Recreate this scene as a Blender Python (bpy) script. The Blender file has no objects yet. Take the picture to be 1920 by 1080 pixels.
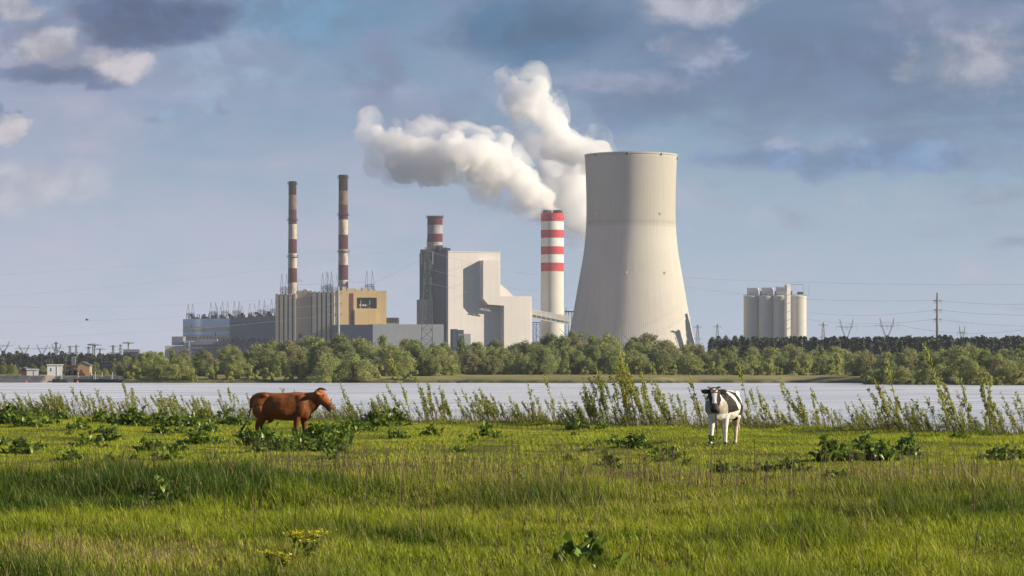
import bpy, bmesh, math, random
import numpy as np
from mathutils import Vector, Matrix, noise
R = math.radians
random.seed(11)
rng = np.random.default_rng(11)
sc = bpy.context.scene
col = sc.collection

# ------------------------------------------------------------------ camera
F, HY, ZC = 5445.0, 690.0, 3.1          # focal length and horizon row of the 1920 px photo, eye height above the river
cd = bpy.data.cameras.new('camera')
cam = bpy.data.objects.new('camera', cd)
col.objects.link(cam)
cam.location = (0, 0, ZC)
cam.rotation_euler = (R(90), 0, 0)
cd.sensor_width = 36
cd.lens = F / 1920 * 36
cd.shift_y = (HY - 540) / 1920
cd.clip_start = 0.5
cd.clip_end = 20000
sc.camera = cam


def P(px, py, Y):
    return Vector(((px - 960) / F * Y, Y, ZC + (HY - py) / F * Y))


def PX(px, Y):
    return (px - 960) / F * Y


def PZ(py, Y):
    return ZC + (HY - py) / F * Y


# ------------------------------------------------------------------ node expressions
class S:
    """A socket with arithmetic; every operator adds a Math node."""
    def __init__(self, t, s):
        self.t, self.s = t, s

    def _m(self, op, *args, rev=False):
        n = self.t.nodes.new('ShaderNodeMath')
        n.operation = op
        a = [self] + list(args)
        if rev:
            a = a[::-1]
        for i, v in enumerate(a):
            if isinstance(v, S):
                self.t.links.new(v.s, n.inputs[i])
            else:
                n.inputs[i].default_value = v
        return S(self.t, n.outputs[0])

    def __add__(self, o): return self._m('ADD', o)
    __radd__ = __add__
    def __sub__(self, o): return self._m('SUBTRACT', o)
    def __rsub__(self, o): return self._m('SUBTRACT', o, rev=True)
    def __mul__(self, o): return self._m('MULTIPLY', o)
    __rmul__ = __mul__
    def __truediv__(self, o): return self._m('DIVIDE', o)
    def __rtruediv__(self, o): return self._m('DIVIDE', o, rev=True)
    def abs(self): return self._m('ABSOLUTE')
    def max(self, o): return self._m('MAXIMUM', o)
    def min(self, o): return self._m('MINIMUM', o)
    def pow(self, o): return self._m('POWER', o)
    def frac(self): return self._m('FRACT')
    def gt(self, o): return self._m('GREATER_THAN', o)

    def ss(self, lo, hi, a=0.0, b=1.0):
        n = self.t.nodes.new('ShaderNodeMapRange')
        n.interpolation_type = 'SMOOTHSTEP'
        self.t.links.new(self.s, n.inputs[0])
        for i, v in zip((1, 2, 3, 4), (lo, hi, a, b)):
            n.inputs[i].default_value = v
        return S(self.t, n.outputs[0])


def nvec(t, x=0.0, y=0.0, z=0.0):
    n = t.nodes.new('ShaderNodeCombineXYZ')
    for i, v in enumerate((x, y, z)):
        if isinstance(v, S):
            t.links.new(v.s, n.inputs[i])
        else:
            n.inputs[i].default_value = v
    return S(t, n.outputs[0])


def nnoise(t, vec=None, scale=1.0, detail=4.0, rough=0.55, dist=0.0):
    n = t.nodes.new('ShaderNodeTexNoise')
    if vec is not None:
        t.links.new(vec.s, n.inputs['Vector'])
    n.inputs['Scale'].default_value = scale
    n.inputs['Detail'].default_value = detail
    n.inputs['Roughness'].default_value = rough
    n.inputs['Distortion'].default_value = dist
    return S(t, n.outputs['Fac'])


def nmix(t, fac, a, b):
    n = t.nodes.new('ShaderNodeMix')
    n.data_type = 'RGBA'
    for i, v in ((0, fac), (6, a), (7, b)):
        if isinstance(v, S):
            t.links.new(v.s, n.inputs[i])
        elif i == 0:
            n.inputs[0].default_value = v
        else:
            n.inputs[i].default_value = (*v[:3], 1)
    return S(t, n.outputs[2])


def nramp(t, fac, stops):
    n = t.nodes.new('ShaderNodeValToRGB')
    t.links.new(fac.s, n.inputs[0])
    e = n.color_ramp.elements
    while len(e) < len(stops):
        e.new(0.5)
    for el, (p, c) in zip(e, stops):
        el.position = p
        el.color = (*c, 1)
    return S(t, n.outputs[0])


def ncoord(t, which='Object'):
    n = t.nodes.new('ShaderNodeTexCoord')
    return S(t, n.outputs[which])


def nsep(t, v):
    n = t.nodes.new('ShaderNodeSeparateXYZ')
    t.links.new(v.s, n.inputs[0])
    return [S(t, n.outputs[i]) for i in range(3)]


def lin(r, g, b, k=1.0):
    f = lambda c: (c / 255 / 12.92 if c / 255 < .04045 else ((c / 255 + .055) / 1.055) ** 2.4) * k
    return (f(r), f(g), f(b))


# ------------------------------------------------------------------ sun and sky
SUN_EL, SUN_AZ = 22.5, 101.0             # azimuth clockwise from +Y (the view direction): low, from the right and a little behind
w = bpy.data.worlds.new('World')
sc.world = w
w.use_nodes = True
t = w.node_tree
bg = t.nodes['Background']
bg.inputs['Strength'].default_value = 0.1
sky = t.nodes.new('ShaderNodeTexSky')
sky.sky_type = 'NISHITA'
sky.sun_disc = False
sky.sun_elevation = R(SUN_EL)
sky.sun_rotation = R(SUN_AZ)
sky.air_density = 1.0
sky.dust_density = 1.5
sky.ozone_density = 2.0
dx, dy, dz = nsep(t, ncoord(t, 'Generated'))
yy = dy.abs().max(0.08)
U = dx / yy * (F / 1000) + 0.96            # bearing and height of a sky direction, in thousandths of the photo's pixels
V = 0.69 - dz / yy * (F / 1000)
wv = nvec(t, U * 1.0, V * 1.7)
_wn = t.nodes.new('ShaderNodeTexNoise')
t.links.new(wv.s, _wn.inputs['Vector'])
for _k, _v in (('Scale', 5.5), ('Detail', 6.0), ('Roughness', 0.6)):
    _wn.inputs[_k].default_value = _v
wa, wb, wc = nsep(t, S(t, _wn.outputs['Color']))
UW, VW = U + (wa - 0.5) * 0.26, V + (wb - 0.5) * 0.11       # ragged copies of the coordinates for the cloud outlines
n_big = nnoise(t, wv, 3.2, 6, 0.58, 0.4)
n_fine = nnoise(t, nvec(t, U, V * 1.35), 9.0, 7, 0.6, 0.25)
n_str = nnoise(t, nvec(t, U * 0.8, V * 4.0, 3.0), 3.0, 5, 0.55, 0.5)
K = 6.35
skyc = nramp(t, (V + 1.0) * 0.5, [(0.0, lin(38, 80, 142, K)), (0.35, lin(52, 98, 154, K)), (0.5, lin(80, 124, 164, K)), (0.62, lin(108, 145, 180, K)), (0.72, lin(142, 170, 200, K)), (0.80, lin(172, 190, 214, K)), (0.86, lin(186, 196, 213, K))])
base = nmix(t, 0.85, S(t, sky.outputs[0]), skyc)
# thin lavender veil, thicker to the lower left
veil = nramp(t, V, [(0.0, lin(128, 142, 176, K)), (0.35, lin(164, 172, 198, K)), (0.65, lin(188, 194, 213, K))])
vm = (n_big * 0.75 + n_str * 0.45 + U.ss(0.0, 1.9, 0.10, -0.16)).ss(0.46, 0.74, 0.0, 0.8)
cur = nmix(t, vm, base, veil)
slate = (n_str * 0.6 + n_big * 0.5 + U.ss(0.4, 1.5, -0.22, 0.06) + V.ss(0.0, 0.5, 0.05, -0.22)).ss(0.44, 0.62, 0.0, 0.85)
cur = nmix(t, slate, cur, lin(96, 124, 158, K))
blush = (n_fine * 0.5 + n_str * 0.6).ss(0.56, 0.76, 0.0, 0.5) * V.ss(0.04, 0.2)
cur = nmix(t, blush, cur, lin(184, 180, 200, K))


def cloud(cur, cx, cy, rx, ry, colour, op=1.0, soft=0.7, amp=1.6, fine=0.5):
    a = (UW - cx / 1000) / (rx / 1000)
    b = (VW - cy / 1000) / (ry / 1000)
    m = 1.0 - a * a - b * b + (n_big - 0.5) * (amp * (1 - fine) * 3.0) + (n_fine - 0.5) * (amp * fine * 4.5)
    tone = nmix(t, n_fine.ss(.36, .64), tuple(v * .74 for v in lin(*colour, K)), tuple(v * 1.14 for v in lin(*colour, K)))
    return nmix(t, m.ss(-.45, soft * 1.05, 0.0, min(.98, op * 1.15)) * (n_str + n_fine).ss(.6, 1.1, .8, 1.0), cur, tone)


for c in [
    (1000, 60, 190, 66, (66, 108, 146), .98, 1.0, .8), (560, 40, 190, 50, (98, 144, 180), .8, 1.2, .8),
    (1480, 140, 340, 120, (92, 116, 152), .85, 1.3, 1.0), (420, 130, 200, 60, (142, 165, 190), .6, 1.2, 1.0),
    (830, 250, 150, 60, (122, 138, 168), .7, 1.2, 1.4), (720, 130, 60, 80, (118, 130, 164), .7, 1.0, 1.8),
    (1450, 300, 130, 30, (104, 138, 180), .85, .8, 1.2), (1640, 300, 190, 34, (102, 138, 180), .85, .9, 1.0), (1850, 290, 160, 45, (124, 154, 190), .6, 1.0, .8),
    (1180, 215, 110, 45, (100, 130, 170), .8, 1.0, 1.2), (870, 190, 60, 22, (122, 140, 172), .5, .9, 1.4),
    (1290, 8, 150, 36, (180, 180, 194), .75, 1.3, 1.3), (1830, 105, 150, 55, (168, 170, 184), .75, 1.4, 1.5), (1780, 30, 190, 40, (142, 150, 178), .5, 1.2, 1.2),
    (1295, 100, 55, 42, (148, 158, 186), .7, 1.0, 1.6), (1160, 160, 120, 22, (150, 156, 184), .45, 1.0, 1.4), (1500, 275, 120, 14, (160, 172, 200), .6, 1.0, 1.4),
    (60, 110, 210, 60, (150, 156, 182), .8, .8, 1.0), (190, 38, 110, 40, (196, 192, 201), .8, 1.0, 1.5), (20, 20, 66, 32, (204, 197, 201), .8, 1.0, 1.5),
    (262, 34, 165, 56, (76, 98, 138), .98, .5, .55, .45), (60, 60, 70, 38, (128, 142, 174), .8, .6, 1.3), (120, 140, 130, 26, (98, 118, 156), .9, .7, 1.0),
    (210, 118, 66, 36, (196, 190, 197), .8, 1.1, 1.5, .6), (90, 85, 60, 26, (182, 180, 190), .7, .7, 1.4), (5, 210, 22, 20, (112, 138, 172), .9, .6, .8),
    (12, 240, 34, 28, (196, 190, 196), .8, 1.1, 1.5), (60, 350, 190, 45, (196, 194, 202), .5, 1.3, 1.0), (313, 228, 42, 12, (130, 158, 190), .8, .8, .9), (412, 200, 36, 20, (134, 160, 190), .85, .7, .9),
    (430, 42, 22, 9, (104, 124, 160), .7, .8, 1.0),
]:
    cur = cloud(cur, *c)
t.links.new(cur.s, bg.inputs['Color'])

sl = bpy.data.lights.new('sun', 'SUN')
sun = bpy.data.objects.new('sun', sl)
col.objects.link(sun)
sl.energy = 5.0
sl.angle = R(0.5)
sl.color = (1.0, 0.86, 0.66)
az, el = R(SUN_AZ), R(SUN_EL)
to_sun = Vector((math.sin(az) * math.cos(el), math.cos(az) * math.cos(el), math.sin(el)))
sun.rotation_euler = to_sun.to_track_quat('Z', 'Y').to_euler()
sun.location = to_sun * 400

sc.view_settings.view_transform = 'Standard'
sc.view_settings.look = 'None'
sc.view_settings.exposure = 0.65
sc.view_settings.gamma = 1.0
sc.view_settings.use_curve_mapping = False
sc.cycles.volume_bounces = 10
sc.cycles.max_bounces = 28
sc.cycles.diffuse_bounces = 3
sc.cycles.glossy_bounces = 3
sc.cycles.transmission_bounces = 3
sc.cycles.transparent_max_bounces = 12
sc.cycles.use_denoising = True


# ------------------------------------------------------------------ objects: helpers
def tag(o, label=None, cat=None, group=None, kind=None):
    for k, v in (('label', label), ('category', cat), ('group', group), ('kind', kind)):
        if v:
            o[k] = v
    return o


def empty(name, loc, label=None, cat=None, group=None, rz=0.0):
    o = bpy.data.objects.new(name, None)
    o.empty_display_size = 0.2
    col.objects.link(o)
    o.location = loc
    o.rotation_euler = (0, 0, rz)
    return tag(o, label, cat, group)


def copy_tree(o, parent=None):
    c = o.copy()
    col.objects.link(c)
    c.parent = parent
    for ch in o.children:
        copy_tree(ch, c)
    return c


class MB:
    """Collects shapes and links them as ONE mesh object."""
    def __init__(self):
        self.v, self.f, self.m, self.k = [], [], [], 0

    def add(self, vs, fs):
        b = len(self.v)
        self.v += [tuple(p) for p in vs]
        self.f += [tuple(i + b for i in f) for f in fs]
        self.m += [self.k] * len(fs)
        return self

    def box(self, x0, x1, y0, y1, z0, z1):
        return self.add([(x0, y0, z0), (x1, y0, z0), (x1, y1, z0), (x0, y1, z0), (x0, y0, z1), (x1, y0, z1), (x1, y1, z1), (x0, y1, z1)],
                        [(0, 3, 2, 1), (4, 5, 6, 7), (0, 1, 5, 4), (1, 2, 6, 5), (2, 3, 7, 6), (3, 0, 4, 7)])

    def prism(self, pts, z0, z1):
        n = len(pts)
        return self.add([(x, y, z0) for x, y in pts] + [(x, y, z1) for x, y in pts],
                        [tuple(range(n))[::-1], tuple(range(n, 2 * n))] + [(i, (i + 1) % n, n + (i + 1) % n, n + i) for i in range(n)])

    def slab(self, pts, y0, y1):
        """An outline in the x-z plane, counter-clockwise, from y0 back to y1."""
        n = len(pts)
        return self.add([(x, y0, z) for x, z in pts] + [(x, y1, z) for x, z in pts],
                        [tuple(range(n)), tuple(range(n, 2 * n))[::-1]] + [(i, n + i, n + (i + 1) % n, (i + 1) % n) for i in range(n)])

    def bar(self, a, b, w, n=4):
        return self.tube([a, b], [w / 2, w / 2], n)

    def tube(self, pts, rad, n=6, cap=True):
        pts = [Vector(p) for p in pts]
        vs, fs = [], []
        for i, p in enumerate(pts):
            d = (pts[min(i + 1, len(pts) - 1)] - pts[max(i - 1, 0)])
            d = d.normalized() if d.length > 1e-9 else Vector((0, 0, 1))
            a = d.cross(Vector((0, 0, 1)) if abs(d.z) < .9 else Vector((1, 0, 0))).normalized()
            b = d.cross(a)
            for k in range(n):
                q = 2 * math.pi * (k + .5) / n
                vs.append(p + (a * math.cos(q) + b * math.sin(q)) * rad[i])
        for i in range(len(pts) - 1):
            for k in range(n):
                fs.append((i * n + k, i * n + (k + 1) % n, (i + 1) * n + (k + 1) % n, (i + 1) * n + k))
        if cap:
            fs.append(tuple(range(n))[::-1])
            fs.append(tuple(range((len(pts) - 1) * n, len(pts) * n)))
        return self.add(vs, fs)

    def lathe(self, prof, n=32, c=(0, 0), cap=True, wob=None):
        """prof: (radius, z) from bottom to top."""
        vs, fs = [], []
        for j, (r, z) in enumerate(prof):
            for k in range(n):
                q = 2 * math.pi * k / n
                rr = r + (wob(k) if wob else 0)
                vs.append((c[0] + rr * math.cos(q), c[1] + rr * math.sin(q), z))
        for j in range(len(prof) - 1):
            for k in range(n):
                fs.append((j * n + k, j * n + (k + 1) % n, (j + 1) * n + (k + 1) % n, (j + 1) * n + k))
        if cap:
            fs.append(tuple(range(n))[::-1])
            fs.append(tuple(range((len(prof) - 1) * n, len(prof) * n)))
        return self.add(vs, fs)

    def build(self, name, mats, parent=None, smooth=False, loc=None):
        me = bpy.data.meshes.new(name)
        me.from_pydata(self.v, [], self.f)
        for m in (mats if isinstance(mats, (list, tuple)) else [mats]):
            me.materials.append(m)
        if any(self.m):
            me.polygons.foreach_set('material_index', self.m)
        if smooth:
            me.polygons.foreach_set('use_smooth', [True] * len(me.polygons))
        me.update()
        o = bpy.data.objects.new(name, me)
        col.objects.link(o)
        o.parent = parent
        if loc is not None:
            o.location = loc
        return o


def np_mesh(name, Vx, sizes, idx, mats, tint=None, link=True, smooth=False):
    """A big mesh from numpy arrays: vertices, polygon sizes, corner indices, one tint value per vertex."""
    me = bpy.data.meshes.new(name)
    me.vertices.add(len(Vx))
    me.vertices.foreach_set('co', np.ascontiguousarray(Vx, dtype=np.float32).ravel())
    me.loops.add(len(idx))
    me.loops.foreach_set('vertex_index', np.ascontiguousarray(idx, dtype=np.int32))
    me.polygons.add(len(sizes))
    st = np.concatenate([[0], np.cumsum(sizes)[:-1]]).astype(np.int32)
    me.polygons.foreach_set('loop_start', st)
    if smooth:
        me.polygons.foreach_set('use_smooth', np.ones(len(sizes), dtype=bool))
    if tint is not None:
        tint = np.asarray(tint, dtype=np.float32)
        if tint.ndim == 1:
            a = me.attributes.new('tint', 'FLOAT', 'POINT')
            a.data.foreach_set('value', tint)
        else:
            a = me.attributes.new('tint', 'FLOAT_COLOR', 'POINT')
            a.data.foreach_set('color', np.concatenate([tint, np.ones((len(tint), 1), np.float32)], 1).ravel())
    me.update(calc_edges=True)
    for m in (mats if isinstance(mats, (list, tuple)) else [mats]):
        me.materials.append(m)
    if not link:
        return me
    o = bpy.data.objects.new(name, me)
    col.objects.link(o)
    return o


# ------------------------------------------------------------------ materials
def pmat(name, c, rough=.8, var=.12, scale=.15, spec=.25, vscale=(1, 1, 1), bump=0.0, stain=None, metal=0.0, extra=None):
    """A paint, metal or concrete whose colour wanders a little; stain=(colour, amount, scale, vertical squash) adds weathering."""
    m = bpy.data.materials.new(name)
    m.use_nodes = True
    t = m.node_tree
    b = t.nodes['Principled BSDF']
    b.inputs['Roughness'].default_value = rough
    b.inputs['Specular IOR Level'].default_value = spec
    b.inputs['Metallic'].default_value = metal
    x, y, z = nsep(t, ncoord(t))
    v = nvec(t, x * vscale[0], y * vscale[1], z * vscale[2])
    n = nnoise(t, v, scale, 5, .6)
    cc = nmix(t, n.ss(.25, .75), tuple(k * (1 - var) for k in c), tuple(min(1, k * (1 + var)) for k in c))
    if stain:
        s = nnoise(t, nvec(t, x, y, z * stain[3]), stain[2], 5, .65)
        cc = nmix(t, s.ss(.48, .72, 0, stain[1]), cc, stain[0])
    if extra:
        cc = extra(t, cc, x, y, z)
    t.links.new(cc.s, b.inputs['Base Color'])
    if bump:
        bn = t.nodes.new('ShaderNodeBump')
        bn.inputs['Strength'].default_value = bump
        bn.inputs['Distance'].default_value = .3
        t.links.new(n.s, bn.inputs['Height'])
        t.links.new(bn.outputs[0], b.inputs['Normal'])
    return m


def leafmat(name, c, var=.3, trans=.35, rough=.6, tinted=True, spec=.2):
    """Leaves: diffuse with light coming through; colour shifts by leaf and by plant."""
    m = bpy.data.materials.new(name)
    m.use_nodes = True
    t = m.node_tree
    b = t.nodes['Principled BSDF']
    b.inputs['Roughness'].default_value = rough
    b.inputs['Specular IOR Level'].default_value = spec
    a = t.nodes.new('ShaderNodeAttribute')
    a.attribute_name = 'tint'
    oi = t.nodes.new('ShaderNodeObjectInfo')
    rnd = S(t, oi.outputs['Random'])
    f = S(t, a.outputs['Fac'])
    lo = tuple(k * (1 - var) for k in c)
    hi = (c[0] * (1 + var * 1.3), c[1] * (1 + var), c[2] * (1 + var * .6))
    cc = nmix(t, f, lo, hi)
    cc = nmix(t, rnd * .55, cc, nmix(t, f, (c[0] * .92, c[1] * .80, c[2] * .9), (c[0] * 1.25, c[1] * 1.08, c[2] * 1.1)))
    t.links.new(cc.s, b.inputs['Base Color'])
    tr = t.nodes.new('ShaderNodeBsdfTranslucent')
    t.links.new(cc.s, tr.inputs['Color'])
    mx = t.nodes.new('ShaderNodeMixShader')
    mx.inputs[0].default_value = trans
    t.links.new(b.outputs[0], mx.inputs[1])
    t.links.new(tr.outputs[0], mx.inputs[2])
    t.links.new(mx.outputs[0], t.nodes['Material Output'].inputs['Surface'])
    return m

# ------------------------------------------------------------------ numpy noise for the terrain and plant cover
_tab = rng.random((256, 256))


def vnoise(x, y, s):
    x, y = np.asarray(x) / s, np.asarray(y) / s
    xi, yi = np.floor(x).astype(int), np.floor(y).astype(int)
    fx, fy = x - xi, y - yi
    fx, fy = fx * fx * (3 - 2 * fx), fy * fy * (3 - 2 * fy)
    g = lambda a, b: _tab[a & 255, b & 255]
    return (g(xi, yi) * (1 - fx) + g(xi + 1, yi) * fx) * (1 - fy) + (g(xi, yi + 1) * (1 - fx) + g(xi + 1, yi + 1) * fx) * fy


def fbm(x, y, s, o=4):
    v, a, tot = 0, 1, 0
    for i in range(o):
        v = v + a * vnoise(np.asarray(x) + 17.3 * i, np.asarray(y) - 9.1 * i, s / 2 ** i)
        tot += a
        a *= .5
    return v / tot


def edge_y(x):                       # where the meadow breaks off towards the river
    return np.interp(x, [-60, -20, -6, 0, 6, 14, 60], [138, 118, 106, 100, 93, 82, 60]) + (fbm(x, x * 0 + 3., 3.0, 3) - .5) * 2.4


def ground_z(x, y):
    x, y = np.asarray(x, float), np.asarray(y, float)
    z = 1.17 + (fbm(x, y, 9.0, 4) - .5) * .22 + (fbm(x + 40, y, 2.2, 3) - .5) * .13
    z = z + .16 * np.exp(-((x + 5.5) / 4.5) ** 2 - ((y - 44) / 3.0) ** 2) - .14 * np.exp(-((x + 4) / 6) ** 2 - ((y - 39.5) / 2.2) ** 2)
    z = z - .11 * np.exp(-((x + 5.8) / 3) ** 2 - ((y - 77) / 4.0) ** 2)
    d = y - edge_y(x)
    return np.where(d > 0, z - np.clip(d / 3.0, 0, 1) ** 1.3 * 2.2, z + .05 * np.exp(-(d / 3) ** 2))


def gz(x, y):
    return float(ground_z(np.array([x]), np.array([y]))[0])


# ------------------------------------------------------------------ ground, river, far bank
def ground_mat():
    m = bpy.data.materials.new('meadow_soil')
    m.use_nodes = True
    t = m.node_tree
    b = t.nodes['Principled BSDF']
    b.inputs['Roughness'].default_value = .95
    b.inputs['Specular IOR Level'].default_value = .05
    p = ncoord(t)
    n1 = nnoise(t, p, .35, 5, .6)
    n2 = nnoise(t, p, 6, 5, .7)
    c = nmix(t, n1.ss(.35, .65), (.060, .080, .016), (.105, .105, .032))
    c = nmix(t, (n2 * .6 + n1 * .4).ss(.55, .75, 0, .7), c, (.17, .12, .06))
    t.links.new(c.s, b.inputs['Base Color'])
    return m


xs = np.concatenate([np.linspace(-900, -42, 18), np.linspace(-40, 40, 260), np.linspace(42, 900, 18)])
ys = np.concatenate([np.linspace(-40, 18, 12), np.linspace(20, 125, 300), np.linspace(127, 150, 12)])
gx, gy = np.meshgrid(xs, ys)
V3 = np.stack([gx.ravel(), gy.ravel(), ground_z(gx.ravel(), gy.ravel())], 1)
nx, ny = len(xs), len(ys)
ii = (np.arange(ny - 1)[:, None] * nx + np.arange(nx - 1)[None, :]).ravel()
idx = np.stack([ii, ii + 1, ii + nx + 1, ii + nx], 1).ravel()
o = np_mesh('meadow', V3, np.full(len(ii), 4), idx, ground_mat(), smooth=True)
tag(o, 'rough green grazing meadow sloping down to the river', kind='structure')


def water_mat():
    m = bpy.data.materials.new('river_water')
    m.use_nodes = True
    t = m.node_tree
    b = t.nodes['Principled BSDF']
    b.inputs['Base Color'].default_value = (.70, .70, .70, 1)
    b.inputs['Roughness'].default_value = .22
    b.inputs['IOR'].default_value = 1.333
    x, y, z = nsep(t, ncoord(t))
    n = nnoise(t, nvec(t, x * .9, y * .55), .9, 4, .6)
    n2 = nnoise(t, nvec(t, x * .05, y * .07), 1, 4, .6)
    bn = t.nodes.new('ShaderNodeBump')
    bn.inputs['Strength'].default_value = 1.0
    bn.inputs['Distance'].default_value = .016
    t.links.new((n * (0.55 + n2)).s, bn.inputs['Height'])
    t.links.new(bn.outputs[0], b.inputs['Normal'])
    n4 = nnoise(t, nvec(t, x * .022, y * .04, 7.0), 1, 5, .65)
    t.links.new(nmix(t, n4.ss(.38, .66), (.74, .74, .74), (.54, .545, .56)).s, b.inputs['Base Color'])
    t.links.new(n2.ss(.35, .7, .24, .42).s, b.inputs['Roughness'])
    return m


o = MB().add([(-2500, 40, 0), (2500, 40, 0), (2500, 760, 0), (-2500, 760, 0)], [(0, 1, 2, 3)]).build('river', water_mat())
tag(o, 'broad pale river lying flat between meadow and far bank', kind='structure')

BANK = [(-2000, 650), (-300, 626), (0, 624), (214, 622), (232, 603), (420, 603), (640, 603), (860, 605), (1060, 600), (1230, 597), (1300, 606), (1500, 606), (1600, 590), (1640, 535), (1760, 525), (1920, 520), (2100, 505), (4000, 480)]


def bank_y(px):
    return np.interp(px, [b[0] for b in BANK], [b[1] for b in BANK])


def far_z(x, y):
    px = 960 + np.asarray(x) / 610 * F
    d = y - bank_y(px) - (fbm(x, x * 0, 9, 3) - .5) * 5
    z = np.interp(d, [-6, 0, 3, 9, 40, 200, 1200], [-.8, .0, .55, 1.25, 1.3, 1.8, 3.5])
    return z + (fbm(x, y, 14, 3) - .5) * .35 * (d > 1)


def far_mat():
    m = bpy.data.materials.new('far_bank_grass')
    m.use_nodes = True
    t = m.node_tree
    b = t.nodes['Principled BSDF']
    b.inputs['Roughness'].default_value = .95
    b.inputs['Specular IOR Level'].default_value = .05
    p = ncoord(t)
    x, y, z = nsep(t, p)
    n1 = nnoise(t, p, .06, 5, .65)
    n2 = nnoise(t, nvec(t, x, y * .4), .25, 4, .7)
    c = nmix(t, n1.ss(.4, .62), (.19, .195, .070), (.29, .245, .125))
    c = nmix(t, (z + n2 * .9).ss(.55, 1.45, 1, 0), c, nmix(t, n2.ss(.45, .65), (.045, .055, .025), (.17, .14, .085)))
    c = nmix(t, (y + n1 * 60).ss(735, 790), c, nmix(t, n2, (.030, .038, .020), (.060, .062, .045)))   # wooded and built-up ground further back, darkened to cut warm bounce light
    t.links.new(c.s, b.inputs['Base Color'])
    return m


xs = np.concatenate([np.linspace(-3000, -160, 20), np.linspace(-150, 150, 240), np.linspace(160, 3000, 20)])
ys = np.concatenate([np.linspace(480, 640, 200), np.linspace(645, 760, 24), np.linspace(800, 2700, 20), np.linspace(3000, 5600, 6)])
gx, gy = np.meshgrid(xs, ys)
V3 = np.stack([gx.ravel(), gy.ravel(), far_z(gx.ravel(), gy.ravel())], 1)
nx, ny = len(xs), len(ys)
ii = (np.arange(ny - 1)[:, None] * nx + np.arange(nx - 1)[None, :]).ravel()
idx = np.stack([ii, ii + 1, ii + nx + 1, ii + nx], 1).ravel()
o = np_mesh('far_bank', V3, np.full(len(ii), 4), idx, far_mat(), smooth=True)
tag(o, 'low grassy far bank with a sandy edge along the river', kind='structure')

# ------------------------------------------------------------------ the power plant
GZ = 2.6
M = {}
M['red'] = pmat('red_paint', (.44, .045, .050), .7, .10, .12)
M['white'] = pmat('white_paint', (.66, .64, .60), .7, .05, .1)
M['oldred'] = pmat('weathered_red', (.075, .011, .024), .8, .2, .15, stain=((.06, .03, .035), .7, .12, .35))
M['oldwhite'] = pmat('weathered_white', (.42, .38, .31), .85, .2, .2, stain=((.10, .07, .055), .85, .16, .35))
M['soot'] = pmat('sooty_concrete', (.016, .011, .014), .9, .3, .2, stain=((.10, .05, .035), .6, .2, .4))
M['stained'] = pmat('soot_stained_white', (.17, .12, .085), .9, .3, .2, stain=((.36, .30, .22), .7, .2, .4))
M['sootgrey'] = pmat('sooty_white', (.27, .27, .28), .9, .15, .2, stain=((.12, .08, .09), .7, .1, .6))
M['dark'] = pmat('dark_steel', (.035, .04, .05), .7, .2, .3)
M['steel'] = pmat('galvanised_steel', (.25, .27, .30), .6, .1, .2)
M['lattice'] = pmat('lattice_steel', (.24, .26, .28), .6, .1, .2)
M['greensteel'] = pmat('green_lattice_steel', (.10, .13, .10), .7, .1, .2)


def tower_extra(t, cc, x, y, z):
    ang = y._m('ARCTAN2', x)
    st = nnoise(t, nvec(t, ang * 26.0, z * .012, 0.0), 1.0, 4, .7)
    st2 = nnoise(t, nvec(t, ang * 90.0, z * .03, 4.0), 1.0, 3, .6)
    cc = nmix(t, (st * .6 + st2 * .5).ss(.42, .78, 0, .34), cc, (.27, .255, .22))
    lift = (z * (1 / 3.2)).frac()
    cc = nmix(t, lift.gt(.9) * .10, cc, (.22, .21, .19))
    up = (z + nnoise(t, nvec(t, ang * 3, z * .03), 1, 3) * 3).ss(124.5, 126.5)
    cc = nmix(t, up * .38, cc, (.30, .285, .235))
    band = (z - 124.0).abs().ss(2.0, 3.2, .25, 0)
    return nmix(t, band, cc, (.22, .21, .185))


M['concrete'] = pmat('tower_concrete', (.475, .455, .41), .9, .05, .03, spec=.1, extra=tower_extra)
M['pale'] = pmat('pale_concrete', (.52, .50, .45), .85, .05, .08, stain=((.42, .40, .36), .4, .05, .3))

YT = 2500.0
tc = P(1183, 690, YT)
root = empty('cooling_tower', (tc.x, YT, GZ), 'huge pale concrete cooling tower with a waisted shell', 'cooling tower')
prof_px = [(664, 124.5), (645, 120.5), (630, 116.5), (612, 112.5), (593, 109), (565, 104), (538, 99.5), (510, 94.5), (482, 89.5), (460, 86.6), (440, 84.7), (419, 83.6), (395, 83.2), (365, 83.4), (330, 84.4), (300, 85.7), (291.5, 86.2)]
prof = [(r / F * YT, PZ(y, YT) - GZ) for y, r in prof_px]
prof = [(np.interp(z, [p[1] for p in prof], [p[0] for p in prof]), z) for z in np.linspace(prof[0][1], prof[-1][1], 56)]
rib = lambda k: .13 if k % 3 == 0 else 0.0
rim_r, rim_z = prof[-1]
mb = MB()
mb.lathe(prof + [(rim_r - 1.2, rim_z)] + [(r - 1.2, z) for r, z in prof[::-1]], 540, cap=False, wob=rib)
n0, nr = 540, len(prof) * 2 + 1
mb.add([], [])
mb.f += [((nr - 1) * n0 + k, (nr - 1) * n0 + (k + 1) % n0, (k + 1) % n0, k) for k in range(n0)]
mb.m += [0] * n0
shell = mb.build('shell', M['concrete'], root, smooth=True)
MB().lathe([(rim_r + .1, rim_z - 1.2), (rim_r + .5, rim_z - 1.0), (rim_r + .5, rim_z + .5), (rim_r - 1.4, rim_z + .5), (rim_r - 1.4, rim_z - .2)], 96, cap=False).build('rim', M['concrete'], root, smooth=False)
mb = MB()
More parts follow.
